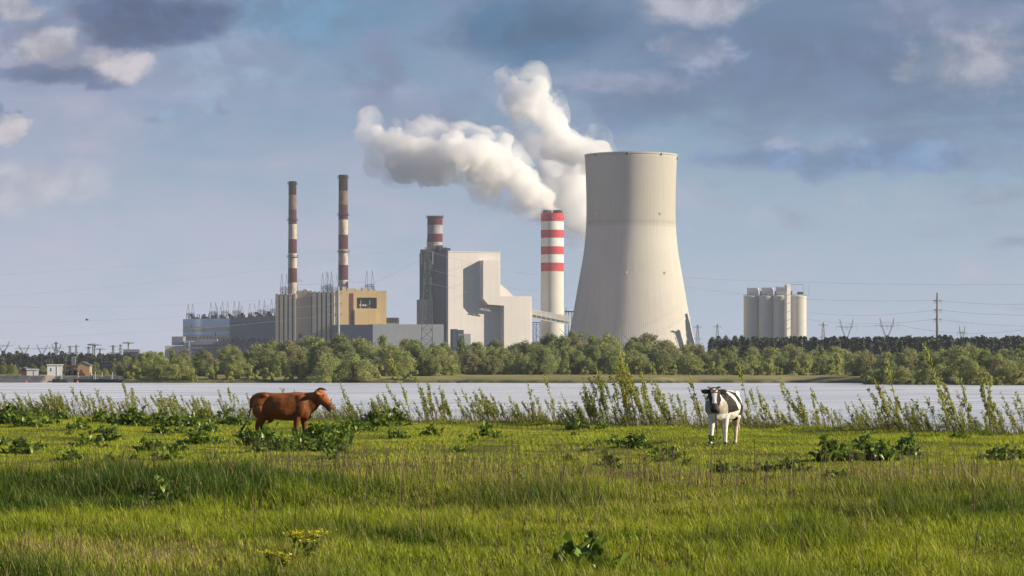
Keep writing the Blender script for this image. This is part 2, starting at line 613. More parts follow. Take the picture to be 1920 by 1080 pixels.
for k in range(44):
    for s in (-.5, .5):
        a0, a1 = (k + .5) * 2 * math.pi / 44, (k + .5 + s) * 2 * math.pi / 44
        r0, r1 = prof[0][0] + 3.5, prof[0][0] - .4
        mb.bar((r0 * math.cos(a0), r0 * math.sin(a0), 0), (r1 * math.cos(a1), r1 * math.sin(a1), prof[0][1] + .3), 1.1)
mb.build('support_columns', M['pale'], root)
MB().lathe([(prof[0][0] - 1, 0), (prof[0][0] - 1, 7.5)], 64).build('fill_wall', M['dark'], root)
for px, py in ((1115, 294), (1172, 294), (1236, 294), (1116, 404), (1234, 404), (1171, 514), (1242, 514), (1268, 298)):
    z = PZ(py, YT) - GZ
    r = np.interp(z, [p[1] for p in prof], [p[0] for p in prof])
    xx = max(-r * .995, min(r * .995, (px - 1183) / F * YT))
    yy_ = -math.sqrt(max(0, r * r - xx * xx)) - .5
    MB().box(xx - .7, xx + .7, yy_ - .5, yy_ + .6, z - 1.0, z + 1.0).build('warning_light', M['dark'] if py < 300 else M['white'], root)


def stack(px, Y, bands, label, w_top, w_bot, rings=(), flue=True, name='chimney', cap_mat='dark'):
    """bands: (py_top, material), from the top down; the last entry is the py of the base."""
    c = P(px, 690, Y)
    root = empty(name, (c.x, Y, GZ), label, 'chimney')
    y0, y1 = bands[0][0], 690
    rad = lambda py: (w_top + (w_bot - w_top) * (py - y0) / (y1 - y0)) / 2 / F * Y
    names = []
    for b in bands:
        if b[1] not in names:
            names.append(b[1])
    mb = MB()
    for i, (py, m) in enumerate(bands):
        pb = bands[i + 1][0] if i + 1 < len(bands) else 692
        mb.k = names.index(m)
        mb.lathe([(rad(pb), PZ(pb, Y) - GZ), (rad(py), PZ(py, Y) - GZ)], 40, cap=False)
    mb.k = 0
    zt, rt = PZ(y0, Y) - GZ, rad(y0)
    mb.lathe([(rt, zt), (rt * .82, zt + .01), (rt * .82, zt - 6), (.1, zt - 6)], 40, cap=False)
    mb.build('shaft', [M[n] for n in names], root, smooth=True)
    for py in rings:
        r, z = rad(py), PZ(py, Y) - GZ
        q = MB().lathe([(r + .02, z - .5), (r + 1.3, z - .3), (r + 1.3, z), (r + .02, z)], 32, cap=False)
        q.lathe([(r + 1.15, z + 1.0), (r + 1.25, z + 1.0), (r + 1.25, z + 1.2), (r + 1.15, z + 1.2)], 32, cap=False)
        for k in range(16):
            a = k * math.pi / 8
            q.bar(((r + 1.2) * math.cos(a), (r + 1.2) * math.sin(a), z), ((r + 1.2) * math.cos(a), (r + 1.2) * math.sin(a), z + 1.2), .12)
        q.build('platform_ring', M['dark'], root)
    lad = MB()
    for s in (-.3, .3):
        lad.bar((s - rad(660) * .3, -rad(690) - .3, 1), (s - rad(y0) * .3, -rt - .3, zt), .12)
    lad.build('ladder', M['dark'], root)
    return root, zt, rt


YC = 2400
stack(548.5, YC, [(340, 'soot'), (366, 'stained'), (393, 'oldred'), (420.5, 'oldwhite'), (448.5, 'oldred'), (475, 'oldwhite'), (503, 'oldred'), (530, 'oldwhite')],
      'shorter of the two slender sooty chimneys with faded bands', 14.5, 19, (345, 413, 482), name='chimney')
stack(643.5, YC, [(328, 'soot'), (358, 'stained'), (384, 'oldred'), (412, 'oldwhite'), (440.5, 'oldred'), (468, 'oldwhite'), (497, 'oldred'), (525, 'oldwhite')],
      'taller of the two slender sooty chimneys with faded bands', 17, 20, (333, 403, 472), name='chimney')
stack(815.5, 2392, [(405.5, 'oldred'), (422, 'sootgrey'), (438.5, 'oldred'), (454, 'sootgrey'), (472, 'sootgrey')],
      'stubby dark banded chimney rising behind the dark wall of the boiler house', 28.5, 29.5, (407,))
rt_, zt_, r_ = stack(1035.5, 2420, [(400, 'red'), (415.5, 'white'), (431.5, 'red'), (446.5, 'white'), (462.5, 'red'), (477.5, 'white'), (493, 'red'), (509, 'pale')],
                     'thick white chimney with bright red bands beside the cooling tower', 42.5, 43.5)
q = MB()
for dx_ in (-4.2, 4.2):
    q.lathe([(3.6, zt_ - 4), (3.6, zt_ + 2.6), (3.0, zt_ + 2.6), (3.0, zt_ - 3)], 24, c=(dx_, 0), cap=False)
q.build('flue_pipes', M['dark'], rt_)
q = MB()
for k in range(24):
    a = k * math.pi / 12
    q.bar((r_ * .95 * math.cos(a), r_ * .95 * math.sin(a), zt_ - .2), (r_ * .95 * math.cos(a), r_ * .95 * math.sin(a), zt_ + 1.4), .2)
q.lathe([(r_ * .94, zt_ + 1.3), (r_ * .96, zt_ + 1.3), (r_ * .96, zt_ + 1.5), (r_ * .94, zt_ + 1.5)], 40, cap=False)
q.build('railing', M['dark'], rt_)
for a in (-2.2, -1.57, -.9, -.3):
    q = MB().box(r_ * math.cos(a) - .5, r_ * math.cos(a) + .5, r_ * math.sin(a) - .6, r_ * math.sin(a) + .3, zt_ - 4.6, zt_ - 3.4)
    q.build('warning_light', M['steel'], rt_)


class Facade:
    """A building frame: local x runs along the wall to the right, y goes back into the building, z up. The wall's reference corner is at pixel column px, distance Y."""
    def __init__(self, px, Y, turn, name, label, cat='building', group=None):
        self.X0, self.Y0, self.a = PX(px, Y), Y, R(turn)
        self.root = empty(name, (self.X0, Y, GZ), label, cat, group, self.a)

    def x(self, px, off=0.0):
        u = (px - 960) / F
        c, s = math.cos(self.a), math.sin(self.a)
        return (u * (self.Y0 + off * c) - self.X0 + off * s) / (c - u * s)

    def z(self, px, py, off=0.0):
        d = self.Y0 + self.x(px, off) * math.sin(self.a) + off * math.cos(self.a)
        return PZ(py, d) - GZ

    def rect(self, mb, x0, x1, y0, y1, off, depth):
        """A block whose front covers the photo's rectangle, OFF in front of (negative) or behind the wall plane."""
        xm = (x0 + x1) / 2
        return mb.box(self.x(x0, off), self.x(x1, off), off, off + depth, self.z(xm, y1, off), self.z(xm, y0, off))


# --- white boiler house
def panel_lines(period, amt, c):
    def f(t, cc, x, y, z):
        k = ((x + y * .37) * (1 / period)).frac()
        return nmix(t, k.gt(.93) * amt, cc, c)
    return f


M['clad'] = pmat('white_cladding', (.58, .55, .52), .55, .03, .04, stain=((.46, .44, .41), .35, .03, .2), extra=panel_lines(6.0, .3, (.40, .38, .36)))
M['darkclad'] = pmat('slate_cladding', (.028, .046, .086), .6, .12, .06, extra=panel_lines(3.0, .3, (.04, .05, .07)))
M['greyclad'] = pmat('grey_cladding', (.23, .255, .29), .6, .05, .05, extra=panel_lines(6.0, .25, (.17, .19, .22)))
b = Facade(839.5, 2330, 22, 'boiler_house', 'tall white clad boiler house with a dark slate side wall and a stepped right end')
X, Z = b.x, b.z
zt = Z(880, 473)
DEP = 62.0
prof = [(.3, 0), (X(997), 0), (X(997), Z(980, 555.5)), (X(963), Z(963, 555.5)), (X(951), Z(951, 543)), (X(938.2), Z(938, 533)), (X(938), zt), (.3, zt)]
mb = MB()
mb.slab(prof, 0, DEP)
mb.build('wall', M['clad'], b.root)
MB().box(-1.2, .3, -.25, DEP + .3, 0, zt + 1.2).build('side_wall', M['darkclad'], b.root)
MB().box(.3, X(938) + .3, -.3, .6, zt - .1, zt + .7).build('parapet', M['clad'], b.root)
# the boxed-in duct, standing out from the front
d0 = -9.0
q = MB()
fx = lambda p: X(p, d0)
fz = lambda p, y: Z(p, y, d0)
outl = [(fx(945), 0), (fx(994.5), 0), (fx(994.5), fz(990, 556)), (fx(938.6), fz(938, 555.5)), (fx(936), fz(936, 488)), (fx(906), fz(906, 488)), (fx(906), fz(906, 560)), (fx(915.5), fz(915, 571)), (fx(945), fz(945, 573))]
q.slab(outl, d0, -.02)
q.build('duct_casing', M['clad'], b.root)
q = MB()
for px0, y0, px1, y1 in ((898, 580, 921, 584), (898, 580, 907, 577.5), (907, 583, 921, 578), (898, 580, 912, 579), (912, 579, 921, 584)):
    q.bar((X(px0, -5), -5, Z(px0, y0, -5)), (X(px1, -5), -5, Z(px1, y1, -5)), .7)
q.build('duct_bracket', M['steel'], b.root)
q = MB()
for k in range(36):
    yk = 1 + k * 1.7
    hh = random.uniform(1, 3.2) * (1.6 if 8 < k < 24 else 1)
    q.box(-1.0, random.uniform(1, 4), yk, yk + random.uniform(.5, 1.5), zt + 1.2, zt + 1.2 + hh)
for k in range(30):
    q.bar((-.6, 1 + k * 2, zt + 1.2), (-.6, 1 + k * 2, zt + 3.0), .25)
q.bar((-.6, 1, zt + 3), (-.6, 60, zt + 3), .25)
q.build('roof_plant', M['dark'], b.root)
# glazed bay and grey panels on the side wall (local x = -1.2, running back along y)
sy = lambda p: (839.5 - p) / (839.5 - 779) * DEP
q = MB().box(-1.9, -1.2, sy(812), sy(789), 30, PZ(480, 2350) - GZ)
q.build('window_bay', M['dark'], b.root)
for p0, p1 in ((792.5, 796), (806, 809.5)):
    for y0, y1 in ((488, 503), (519.5, 533)):
        MB().box(-2.3, -1.9, sy(p1), sy(p0), PZ(y1, 2350) - GZ, PZ(y0, 2350) - GZ).build('grey_panel', M['greyclad'], b.root)
MB().box(-7.5, -1.2, sy(811.5), sy(789), 0, PZ(560.5, 2350) - GZ).build('stair_tower', M['greyclad'], b.root)
MB().box(2, 3.3, -.5, -.02, zt - 95, zt - 93).build('vent_plate', M['greyclad'], b.root)

# --- small dark and grey blocks before it
q = Facade(849.5, 2290, 14, 'pump_house', 'small dark blue stepped block at the foot of the white boiler house')
mb = MB()
q.rect(mb, 849.5, 858, 617, 690, 0, 10)
q.rect(mb, 858.02, 869.5, 618.5, 690, -.3, 10)
mb.build('wall', M['darkclad'], q.root)
mb = MB()
q.rect(mb, 869.7, 882.5, 626, 690, -.6, 9)
mb.build('annex', M['greyclad'], q.root)
mb = MB()
for k in range(5):
    q.rect(mb, 859.5 + k * 2, 860.6 + k * 2, 626, 629, -.5, .4)
mb.build('windows', M['steel'], q.root)

# --- low grey hall
q = Facade(699, 2270, 12, 'grey_hall', 'long low blue grey hall below the yellow boiler house')
M['greydark'] = pmat('blue_grey_cladding', (.15, .175, .215), .6, .05, .05, extra=panel_lines(4, .2, (.12, .14, .18)))
mb = MB()
q.rect(mb, 699, 832, 608, 690, 0, 40)
mb.build('wall', M['greyclad'], q.root)
mb = MB()
x1, z1 = q.x(699), q.z(699, 608)
a = -R(40)
mb.prism([(x1 - .02, 0), (x1 - .02, 39.9), (x1 - 27, 39.9), (x1 - 27, 14.2)], 0, z1 - .25)
mb.build('side_wing', M['greydark'], q.root)
q = Facade(725, 2320, 0, 'tank_unit', 'dark cylindrical cooler unit on the roof line right of the yellow boiler house')
mb = MB()
z0, z1 = q.z(735, 606), q.z(735, 595.5)
for k in range(4):
    mb.lathe([(2.0, z0), (2.2, z0 + .4), (2.2, z1 - .4), (1.6, z1)], 20, c=(q.x(727.5 + k * 5.2), 3))
mb.box(q.x(725), q.x(746.5), 1, 5, z0 + .5, z1 - 1.5)
mb.build('tank', M['dark'], q.root)
mb = MB().box(q.x(725), q.x(748), .4, 5.6, z0 - .6, z0 + .2)
for p in (726, 733, 740, 747):
    mb.bar((q.x(p), 1, 0), (q.x(p), 1, z0), .7)
    mb.bar((q.x(p), 5, 0), (q.x(p), 5, z0), .7)
mb.build('stand', M['steel'], q.root)

# --- yellow boiler house
M['yellow'] = pmat('yellow_panels', (.54, .395, .185), .8, .07, .05, stain=((.40, .30, .18), .5, .09, .35), extra=panel_lines(12, .25, (.40, .29, .14)))
M['beige'] = pmat('beige_panels', (.50, .385, .27), .85, .06, .05, stain=((.36, .29, .22), .5, .09, .35))
M['finbeige'] = pmat('grey_beige_fins', (.42, .385, .33), .85, .06, .05, stain=((.30, .28, .25), .5, .09, .3))
M['maroon'] = pmat('maroon_strip', (.15, .035, .05), .8, .1, .1)
y_ = Facade(633.5, 2300, 9, 'yellow_boiler_house', 'weathered yellow boiler house with ribbed beige bays and a dark roof opening')
X, Z = y_.x, y_.z
H = Z(680, 545)
mb = MB()
# wall with the opening left out: (668..707, 558..578)
ox0, ox1, oz0, oz1 = X(669), X(706.5), Z(688, 578.5), Z(688, 558)
mb.box(X(633.5), ox0, 0, 55, 0, H)
mb.box(ox1, X(724.5), 0, 55, 0, H)
mb.box(ox0, ox1, 0, 55, oz1, H)
mb.box(ox0, ox1, 0, 55, 0, oz0)
mb.build('wall', M['yellow'], y_.root)
mb = MB()
mb.box(ox0 + .05, ox1 - .05, 6, 7, oz0, oz1)
for k in range(5):
    mb.lathe([(1.1, oz0 + .2), (1.3, oz0 + 3.0), (.4, oz0 + 4.2)], 12, c=(ox0 + 2.2 + k * 2.1, 3))
mb.box(ox0 + 9, ox1 - .4, 2, 4, oz0, oz0 + 2.2)
mb.build('opening_machinery', M['dark'], y_.root)
mb = MB()
for k in (2.4, 4.6, 6.4):
    mb.box(ox0 + k, ox0 + k + 1.2, 1.2, 2, oz0 + 2, oz0 + 3.2)
for k in (3.4, 10.6):
    mb.bar((ox0 + k, 2, oz0), (ox0 + k, 2, oz0 + 7), .4)
mb.build('pipework', M['white'], y_.root)
mb = MB()
y_.rect(mb, 665, 706, 580.5, 690, -1.6, 1.58)
mb.build('lower_casing', M['yellow'], y_.root)
mb = MB()
y_.rect(mb, 656.5, 662.8, 550, 690, -.4, .38)
mb.build('stair_strip', M['maroon'], y_.root)
mb = MB()
for p0, p1, dh in ((643, 650, 3.2), (652, 666, 2.0), (668, 678, 1.2), (680, 690, 2.4), (694, 699, 1.4), (703, 706, 1.2)):
    mb.box(X(p0), X(p1), 4, 12, H + .02, H + dh)
mb.build('roof_plant', M['finbeige'], y_.root)
# the ribbed bays on the left
f = Facade(633.4, 2300.5, -7, 'ribbed_boiler_house', 'grey beige boiler house wing with dark vertical slots left of the yellow wall')
X, Z = f.x, f.z
H0, H1 = Z(516, 552.5), Z(628, 547)
mb = MB()
mb.slab([(X(516.5), 0), (X(633.2), 0), (X(633.2), H1), (X(582), H1 - .6), (X(516.5), H0)], 0, 40)
mb.build('wall', M['beige'], f.root)
mb = MB()
for p0, p1 in ((516.5, 522), (524.8, 530.3), (533.2, 538.6), (541.6, 546.6), (550, 554.5), (585.5, 593), (596, 601.3), (604.5, 609.8), (613.2, 618.2), (622, 627)):
    f.rect(mb, p0, p1, 551.0 if p0 < 560 else 546.5, 690, -2.4, 2.38)
mb.build('ribs', M['finbeige'], f.root)
mb = MB()
for p0, p1 in ((522, 524.8), (530.3, 533.2), (538.6, 541.6), (546.6, 550), (593, 596), (601.3, 604.5), (609.8, 613.2), (618.2, 622)):
    f.rect(mb, p0 + .05, p1 - .05, 553 if p0 < 560 else 548, 690, -.5, .48)
mb.build('slot_windows', M['dark'], f.root)
mb = MB()
f.rect(mb, 583.6, 585.4, 553, 640, -.5, .48)
mb.build('stair_strip', M['maroon'], f.root)
mb = MB()
f.rect(mb, 560.5, 564.5, 626, 634, -.5, .48)
mb.build('window', M['dark'], f.root)
mb = MB()
for p0, p1, dh in ((553, 565, 1.5), (566, 574, 2.6), (575, 583, 1.6)):
    mb.box(X(p0), X(p1), 5, 10, H1 - 2.4, H1 + dh - .5)
mb.build('roof_plant', M['finbeige'], f.root)

# --- turbine hall
M['paleblue'] = pmat('pale_blue_panels', (.74, .80, .88), .6, .06, .06, extra=panel_lines(6, .2, (.33, .37, .44)))
M['hallbeige'] = pmat('hall_beige_panels', (.66, .57, .44), .8, .06, .06)
M['hallgrey'] = pmat('hall_grey_sheet', (.19, .215, .255), .7, .10, .06, stain=((.12, .14, .18), .6, .06, .5))
M['blueglass'] = pmat('blue_panels', (.06, .13, .30), .4, .35, .12)
M['pinkplant'] = pmat('pinkish_roof_plant', (.33, .25, .23), .85, .2, .1)
h = Facade(343, 2420, -2, 'turbine_hall', 'long turbine hall striped pale blue and beige at its left end and grey beyond')
X, Z = h.x, h.z
Zl = lambda p, d: Z(p, d)
ytop = lambda p: np.interp(p, [343, 430, 517], [598.5, 597, 591.5])
mb = MB()
mb.slab([(X(430.5), 0), (X(517.5), 0), (X(517.5), Z(517, 591.5)), (X(430.5), Z(430, 596.5))], 0, 60)
mb.build('grey_wall', M['hallgrey'], h.root)
for nm, mat_, a0, b0, a1, b1 in (('striped_wall', 'paleblue', 598.5, 613.5, 597, 612), ('beige_stripe', 'hallbeige', 613.5, 622.5, 612, 621), ('striped_wall', 'paleblue', 622.5, 628.5, 621, 627), ('beige_stripe', 'hallbeige', 628.5, 690, 627, 690)):
    mb = MB().slab([(X(343), Z(343, b0)), (X(430.3), Z(430, b1)), (X(430.3), Z(430, a1)), (X(343), Z(343, a0))], .1 if 'beige' in nm else 0, 60)
    mb.build(nm, M[mat_], h.root)
wins = [(p - .5, p + .5, y0, y1) for p, y0, y1 in ((359, 610, 614), (361.5, 618, 621.5), (382.5, 617, 621), (404, 622.5, 630), (427.5, 617, 619.5))]
wins += [(346 + k * 7, 348.2 + k * 7, 632.5, 634.5) for k in range(12)] + [(434 + k * 5.8, 435.4 + k * 5.8, 605, 608) for k in range(14)]
for p0, p1, y0, y1 in wins:
    mb = MB()
    h.rect(mb, p0, p1, y0, y1, -.3, .28)
    mb.build('window', M['dark'], h.root)
for k in range(9):
    mb = MB()
    p0, p1 = 357 + k * 17.5, 371 + k * 17.5
    zz = Z(p0, ytop(p0))
    mb.slab([(X(p0), zz - .5), (X(p1), zz - .5), (X(p1) - 1.5, zz + 1.6 + k % 3 * .5), (X(p0) + 1, zz + 1.2 + k % 2)], 3, 16)
    mb.box(X(p0) + 1, X(p0) + 3, 2, 6, zz, zz + 3)
    mb.build('roof_vent', M['pinkplant'], h.root)
mb = MB()
for k in range(26):
    p = 356 + k * 6.1 + random.uniform(-2, 2)
    mb = MB()
    zz = Z(p, ytop(p))
    mb.bar((X(p), 2, zz), (X(p), 2, zz + random.uniform(1.5, 4)), .8)
    if k % 4 == 0:
        mb.box(X(p) - 1.2, X(p) + 1.2, 1.5, 3, zz + 2.2, zz + 4)
    mb.build('roof_pipe', M['dark'], h.root)
h2 = Facade(345, 2370, -2, 'office_block', 'low grey office block with rows of windows before the turbine hall')
mb = MB()
h2.rect(mb, 359, 430, 640, 690, 0, 20)
h2.rect(mb, 373, 407, 635.2, 640.1, 2, 12)
mb.build('wall', M['hallgrey'], h2.root)
mb = MB()
h2.rect(mb, 345, 358.9, 639.5, 690, .2, 18)
mb.build('end_wall', M['hallbeige'], h2.root)
for r_i, (y0, y1) in enumerate(((646, 649.5), (653.5, 657), (661, 664.5))):
    mb = MB()
    for k in range(17):
        p = 361.5 + k * 4
        h2.rect(mb, p, p + 2.4, y0, y1, -.3, .28)
    mb.build('window_row', M['darkclad'], h2.root)
mb = MB()
h2.rect(mb, 351, 354, 641, 665, -.4, .6)
mb.build('blue_stair_strip', M['blueglass'], h2.root)
h3 = Facade(321, 2385, -2, 'annex_building', 'small grey annex with a bright blue band left of the turbine hall')
mb = MB()
h3.rect(mb, 322, 343.5, 631, 647, 0, 14)
mb.build('wall', M['hallgrey'], h3.root)
mb = MB()
h3.rect(mb, 309, 346, 648, 690, -3, 14)
mb.build('base_wall', M['hallbeige'], h3.root)
mb = MB()
h3.rect(mb, 326.5, 357, 640, 644, -1, .98)
mb.build('blue_band', M['blueglass'], h3.root)
h4 = Facade(408, 2380, -2, 'transformer_bay', 'blue and dark transformer bay along the foot of the turbine hall')
mb = MB()
for k in range(20):
    p = 408 + k * 5.6
    h4.rect(mb, p, p + random.uniform(3, 5), 637 + random.uniform(-1.5, 2.0), 690, random.uniform(-1, 1), 5)
mb.build('transformers', M['blueglass'], h4.root)
mb = MB()
for k in range(34):
    p = 408 + k * 3.2 + random.uniform(-1, 1)
    h4.rect(mb, p, p + .8, 633.5 + random.uniform(-1.5, 3.5), 650, -2, 1)
    if k % 3 == 0:
        h4.rect(mb, p - 1, p + 2, 633.5 + random.uniform(0, 3), 640, -1.8, 1)
mb.build('bushings', M['dark'], h4.root)

# --- silos
silo_spec = [(1409.5, 2472, ''), (1437, 2468, ''), (1464, 2464, ''), (1497, 2458, '')]
sl_ = ['first pale concrete silo counting from the cooling tower', 'second pale concrete silo counting from the cooling tower', 'third pale concrete silo beside the stair tower', 'sunlit pale concrete silo right of the white stair tower']
for k, (px, Y, _) in enumerate(silo_spec):
    c = P(px, 690, Y)
    r = 15.2 / F * Y if k < 3 else 15.0 / F * Y
    zt = PZ(555.5, Y) - GZ
    root = empty('silo', (c.x, Y, GZ), sl_[k], 'silo', 'concrete storage silos')
    MB().lathe([(r, 0), (r, zt - 1.6), (r * 1.03, zt - 1.4), (r * 1.03, zt - .2), (r, zt), (r * .5, zt + 1.1), (.2, zt + 1.5)], 48, cap=False).build('shell', M['pale'], root, smooth=False)
    q = MB()
    for j in range(24):
        a = j * math.pi / 12
        q.bar((r * math.cos(a), r * math.sin(a), zt), (r * math.cos(a), r * math.sin(a), zt + 1.3), .18)
    q.lathe([(r - .1, zt + 1.2), (r + .1, zt + 1.2), (r + .1, zt + 1.4), (r - .1, zt + 1.4)], 32, cap=False)
    q.build('railing', M['steel'], root)
    if k < 3:
        z1 = PZ(540 - k * .5, Y) - GZ
        q = MB()
        q.prism([(-4.4, -3.2), (4.8, -4.6), (6.2, 3.2), (-3, 4.6)], zt + 1.6, z1)
        q.build('filter_house', M['white'], root)
        MB().box(7.2, 9.6, -1, 1.4, zt + .8, zt + 4.4).build('roof_fan', M['dark'], root)
    else:
        MB().box(-1, 4, -2, 1, zt + 1.5, zt + 3.6).build('roof_fan', M['dark'], root)
        q = MB().bar((9, 0, zt), (9, 0, zt + 10), .35)
        q.bar((4, 0, zt), (4, 0, zt + 10), .35).bar((-6, 0, zt + 10), (4, 0, zt + 10), .5)
        q.build('mast', M['steel'], root)
c = Facade(1471.5, 2442, 20, 'stair_tower', 'white stair tower with slanting flights between the third and fourth silo', 'tower')
mb = MB()
c.rect(mb, 1475.5, 1482.6, 534, 690, 0, 5)
mb.build('shaft', M['white'], c.root)
mb = MB()
for k in range(9):
    z0 = 12 + k * 7
    xa, xb = c.x(1472.3), c.x(1483)
    mb.bar((xa, -.8, z0), (xb, -.8, z0 + 1.9), .55)
    mb.bar((xa, -.8, z0 + 1.9 + 1.4), (xa, -.8, z0 + 4), .4)
for k in range(2):
    mb.bar((c.x(1472.3 + k), -.6, 0), (c.x(1472.3 + k), -.6, c.z(1473, 545)), .35)
mb.build('stair_flights', M['lattice'], c.root)
mb = MB()
c.rect(mb, 1457, 1475.3, 537.5, 539, 1, 2)
mb.build('roof_walkway', M['steel'], c.root)

# --- conveyor bridge and its trestle
cb = Facade(996, 2385, 4, 'conveyor_bridge', 'white truss conveyor bridge sloping from the boiler house past the banded chimney', 'bridge')
X, Z = cb.x, cb.z
mb = MB()
A, B = (997.5, 1067.5), None
tz = lambda p: Z(p, 580.5 + (p - 996) * 12.5 / 72)
lz = lambda p: Z(p, 588 + (p - 996) * 14.5 / 72)
bz = lambda p: Z(p, 595.5 + (p - 996) * 13 / 72)
for yq in (0, 5.0):
    for fn, wd in ((tz, .9), (lz, .8), (bz, .8)):
        mb.bar((X(997.5), yq, fn(997.5)), (X(1068), yq, fn(1068)), wd)
    for k in range(9):
        p = 997.8 + k * 8.75
        mb.bar((X(p), yq, bz(p)), (X(p), yq, tz(p)), .6)
        if k < 8:
            mb.bar((X(p), yq, tz(p)), (X(p + 8.75), yq, lz(p + 8.75)), .5)
mb.build('truss', M['white'], cb.root)
mb = MB()
mb.slab([(X(998), bz(998) + .6), (X(1067), bz(1067) + .6), (X(1067), lz(1067) - .5), (X(998), lz(998) - .5)], 1.6, 3.4)
mb.build('conveyor_casing', M['greyclad'], cb.root)
mb = MB()
mb.slab([(X(998), lz(998) + .4), (X(1067), lz(1067) + .4), (X(1067), tz(1067) - .8), (X(998), tz(998) - .8)], 2.2, 2.8)
mb.build('side_sheeting', M['clad'], cb.root)
tr = Facade(1000, 2400, 0, 'trestle', 'blue grey lattice trestle standing under the conveyor bridge', 'trestle')
mb = MB()
X, Z = tr.x, tr.z
for yq in (0, 8):
    for p in (999.5, 1006, 1012.5):
        mb.bar((X(p), yq, 0), (X(p), yq, Z(p, 604)), .9)
    for k in range(7):
        z0, z1 = k * 5.2, (k + 1) * 5.2
        mb.bar((X(999.5), yq, z0), (X(1006), yq, z1), .5).bar((X(1006), yq, z0), (X(999.5), yq, z1), .5)
        mb.bar((X(1006), yq, z0), (X(1012.5), yq, z1), .5).bar((X(999.5), yq, z1), (X(1012.5), yq, z1), .5)
mb.box(X(998.5), X(1013.5), -.5, 8.5, Z(1006, 605.5), Z(1006, 603.5))
mb.build('frame', pmat('blue_steel', (.16, .20, .30), .6, .1, .1), tr.root)
tr = Facade(1060, 2440, 0, 'pipe_rack', 'dark elevated pipe rack between the banded chimney and the cooling tower', 'pipe rack')
mb = MB()
tr.rect(mb, 1059, 1076, 583, 585.5, 0, 4)
for p in (1061, 1066, 1072):
    mb.bar((tr.x(p), 2, 0), (tr.x(p), 2, tr.z(p, 584)), .8)
mb.bar((tr.x(1061.5), 2, tr.z(1061, 584)), (tr.x(1061.5), 2, tr.z(1061, 576)), .6)
mb.build('rack', M['dark'], tr.root)

# ------------------------------------------------------------------ pylons, portals and wires
def lattice(mb, base, top, wb, wt, n, wd):
    """A four-legged lattice mast from z=base to z=top."""
    cs = lambda k, w_: [Vector((sx * w_ / 2, sy * w_ / 2, base + (top - base) * k)) for sx, sy in ((-1, -1), (1, -1), (1, 1), (-1, 1))]
    prev = cs(0, wb)
    for i in range(1, n + 1):
        k = i / n
        k = 1 - (1 - k) ** 1.35
        cur = cs(k, wb + (wt - wb) * k)
        for a in range(4):
            mb.bar(prev[a], cur[a], wd)
            mb.bar(prev[a], cur[(a + 1) % 4], wd * .7)
            mb.bar(cur[a], prev[(a + 1) % 4], wd * .7)
            mb.bar(cur[a], cur[(a + 1) % 4], wd * .6)
        prev = cur


def cat_pylon(px, py, Y, wpx, label, base=668, wd=.27):
    """A Y-shaped pylon: lattice leg, two splayed arms, one long cross-arm, two peaks."""
    c = P(px, 690, Y)
    H = PZ(py, Y) - GZ
    W_ = wpx / F * Y
    root = empty('cat_head_pylon', (c.x, Y, GZ), label, 'pylon', 'power pylons')
    hw = H * .62
    mb = MB()
    lattice(mb, 0, hw, H * .17, W_ * .07, 6, wd)
    mb.build('leg', M['lattice'], root)
    mb = MB()
    bz = H * .86
    for s in (-1, 1):
        for yq in (-.5, .5):
            mb.bar((s * W_ * .03, yq, hw), (s * W_ * .20, yq, bz), wd)
            mb.bar((s * W_ * .06, yq, hw), (s * W_ * .25, yq, bz), wd)
            mb.bar((s * W_ * .20, yq, bz), (s * W_ * .29, yq, H), wd)
            mb.bar((s * W_ * .26, yq, bz), (s * W_ * .29, yq, H), wd * .8)
        for k in range(4):
            a, b_ = k / 4, (k + 1) / 4
            mb.bar((s * W_ * (.03 + .17 * a), 0, hw + (bz - hw) * a), (s * W_ * (.06 + .19 * b_), 0, hw + (bz - hw) * b_), wd * .7)
    mb.build('fork', M['lattice'], root)
    mb = MB()
    for z in (bz, bz - H * .035):
        e = .5 if z == bz else .30
        mb.bar((-W_ * e, 0, bz - H * .02 if z == bz else z), (0, 0, z), wd * .9).bar((0, 0, z), (W_ * e, 0, bz - H * .02 if z == bz else z), wd * .9)
    for k in range(10):
        x = -W_ * .3 + k * W_ * .06
        mb.bar((x, 0, bz), (x + W_ * .06, 0, bz - H * .035), wd * .6)
    mb.build('cross_arm', M['lattice'], root)
    mb = MB()
    for x in (-.46, -.02, .02, .46):
        mb.bar((W_ * x, 0, bz), (W_ * x * .94, 0, bz - H * .09), wd * .6)
    mb.build('insulators', M['lattice'], root)
    return root


def fir_pylon(px, py, Y, wpx, label, arms=3, wd=.38):
    c = P(px, 690, Y)
    H = PZ(py, Y) - GZ
    W_ = wpx / F * Y
    root = empty('lattice_pylon', (c.x, Y, GZ), label, 'pylon', 'power pylons')
    mb = MB()
    lattice(mb, 0, H * .97, H * .15, 1.0, 9, wd)
    mb.bar((0, 0, H * .9), (0, 0, H), wd)
    mb.build('mast', M['lattice'], root)
    for k in range(arms):
        z = H * (.66 + .26 * k / max(1, arms - 1))
        e = W_ * .5 * (1 - .25 * abs(k - (arms - 1) / 2))
        mb = MB()
        for s in (-1, 1):
            mb.bar((0, 0, z), (s * e, 0, z), wd * .9).bar((0, 0, z + H * .035), (s * e, 0, z), wd * .7)
        mb.build('cross_arm', M['lattice'], root)
    return root


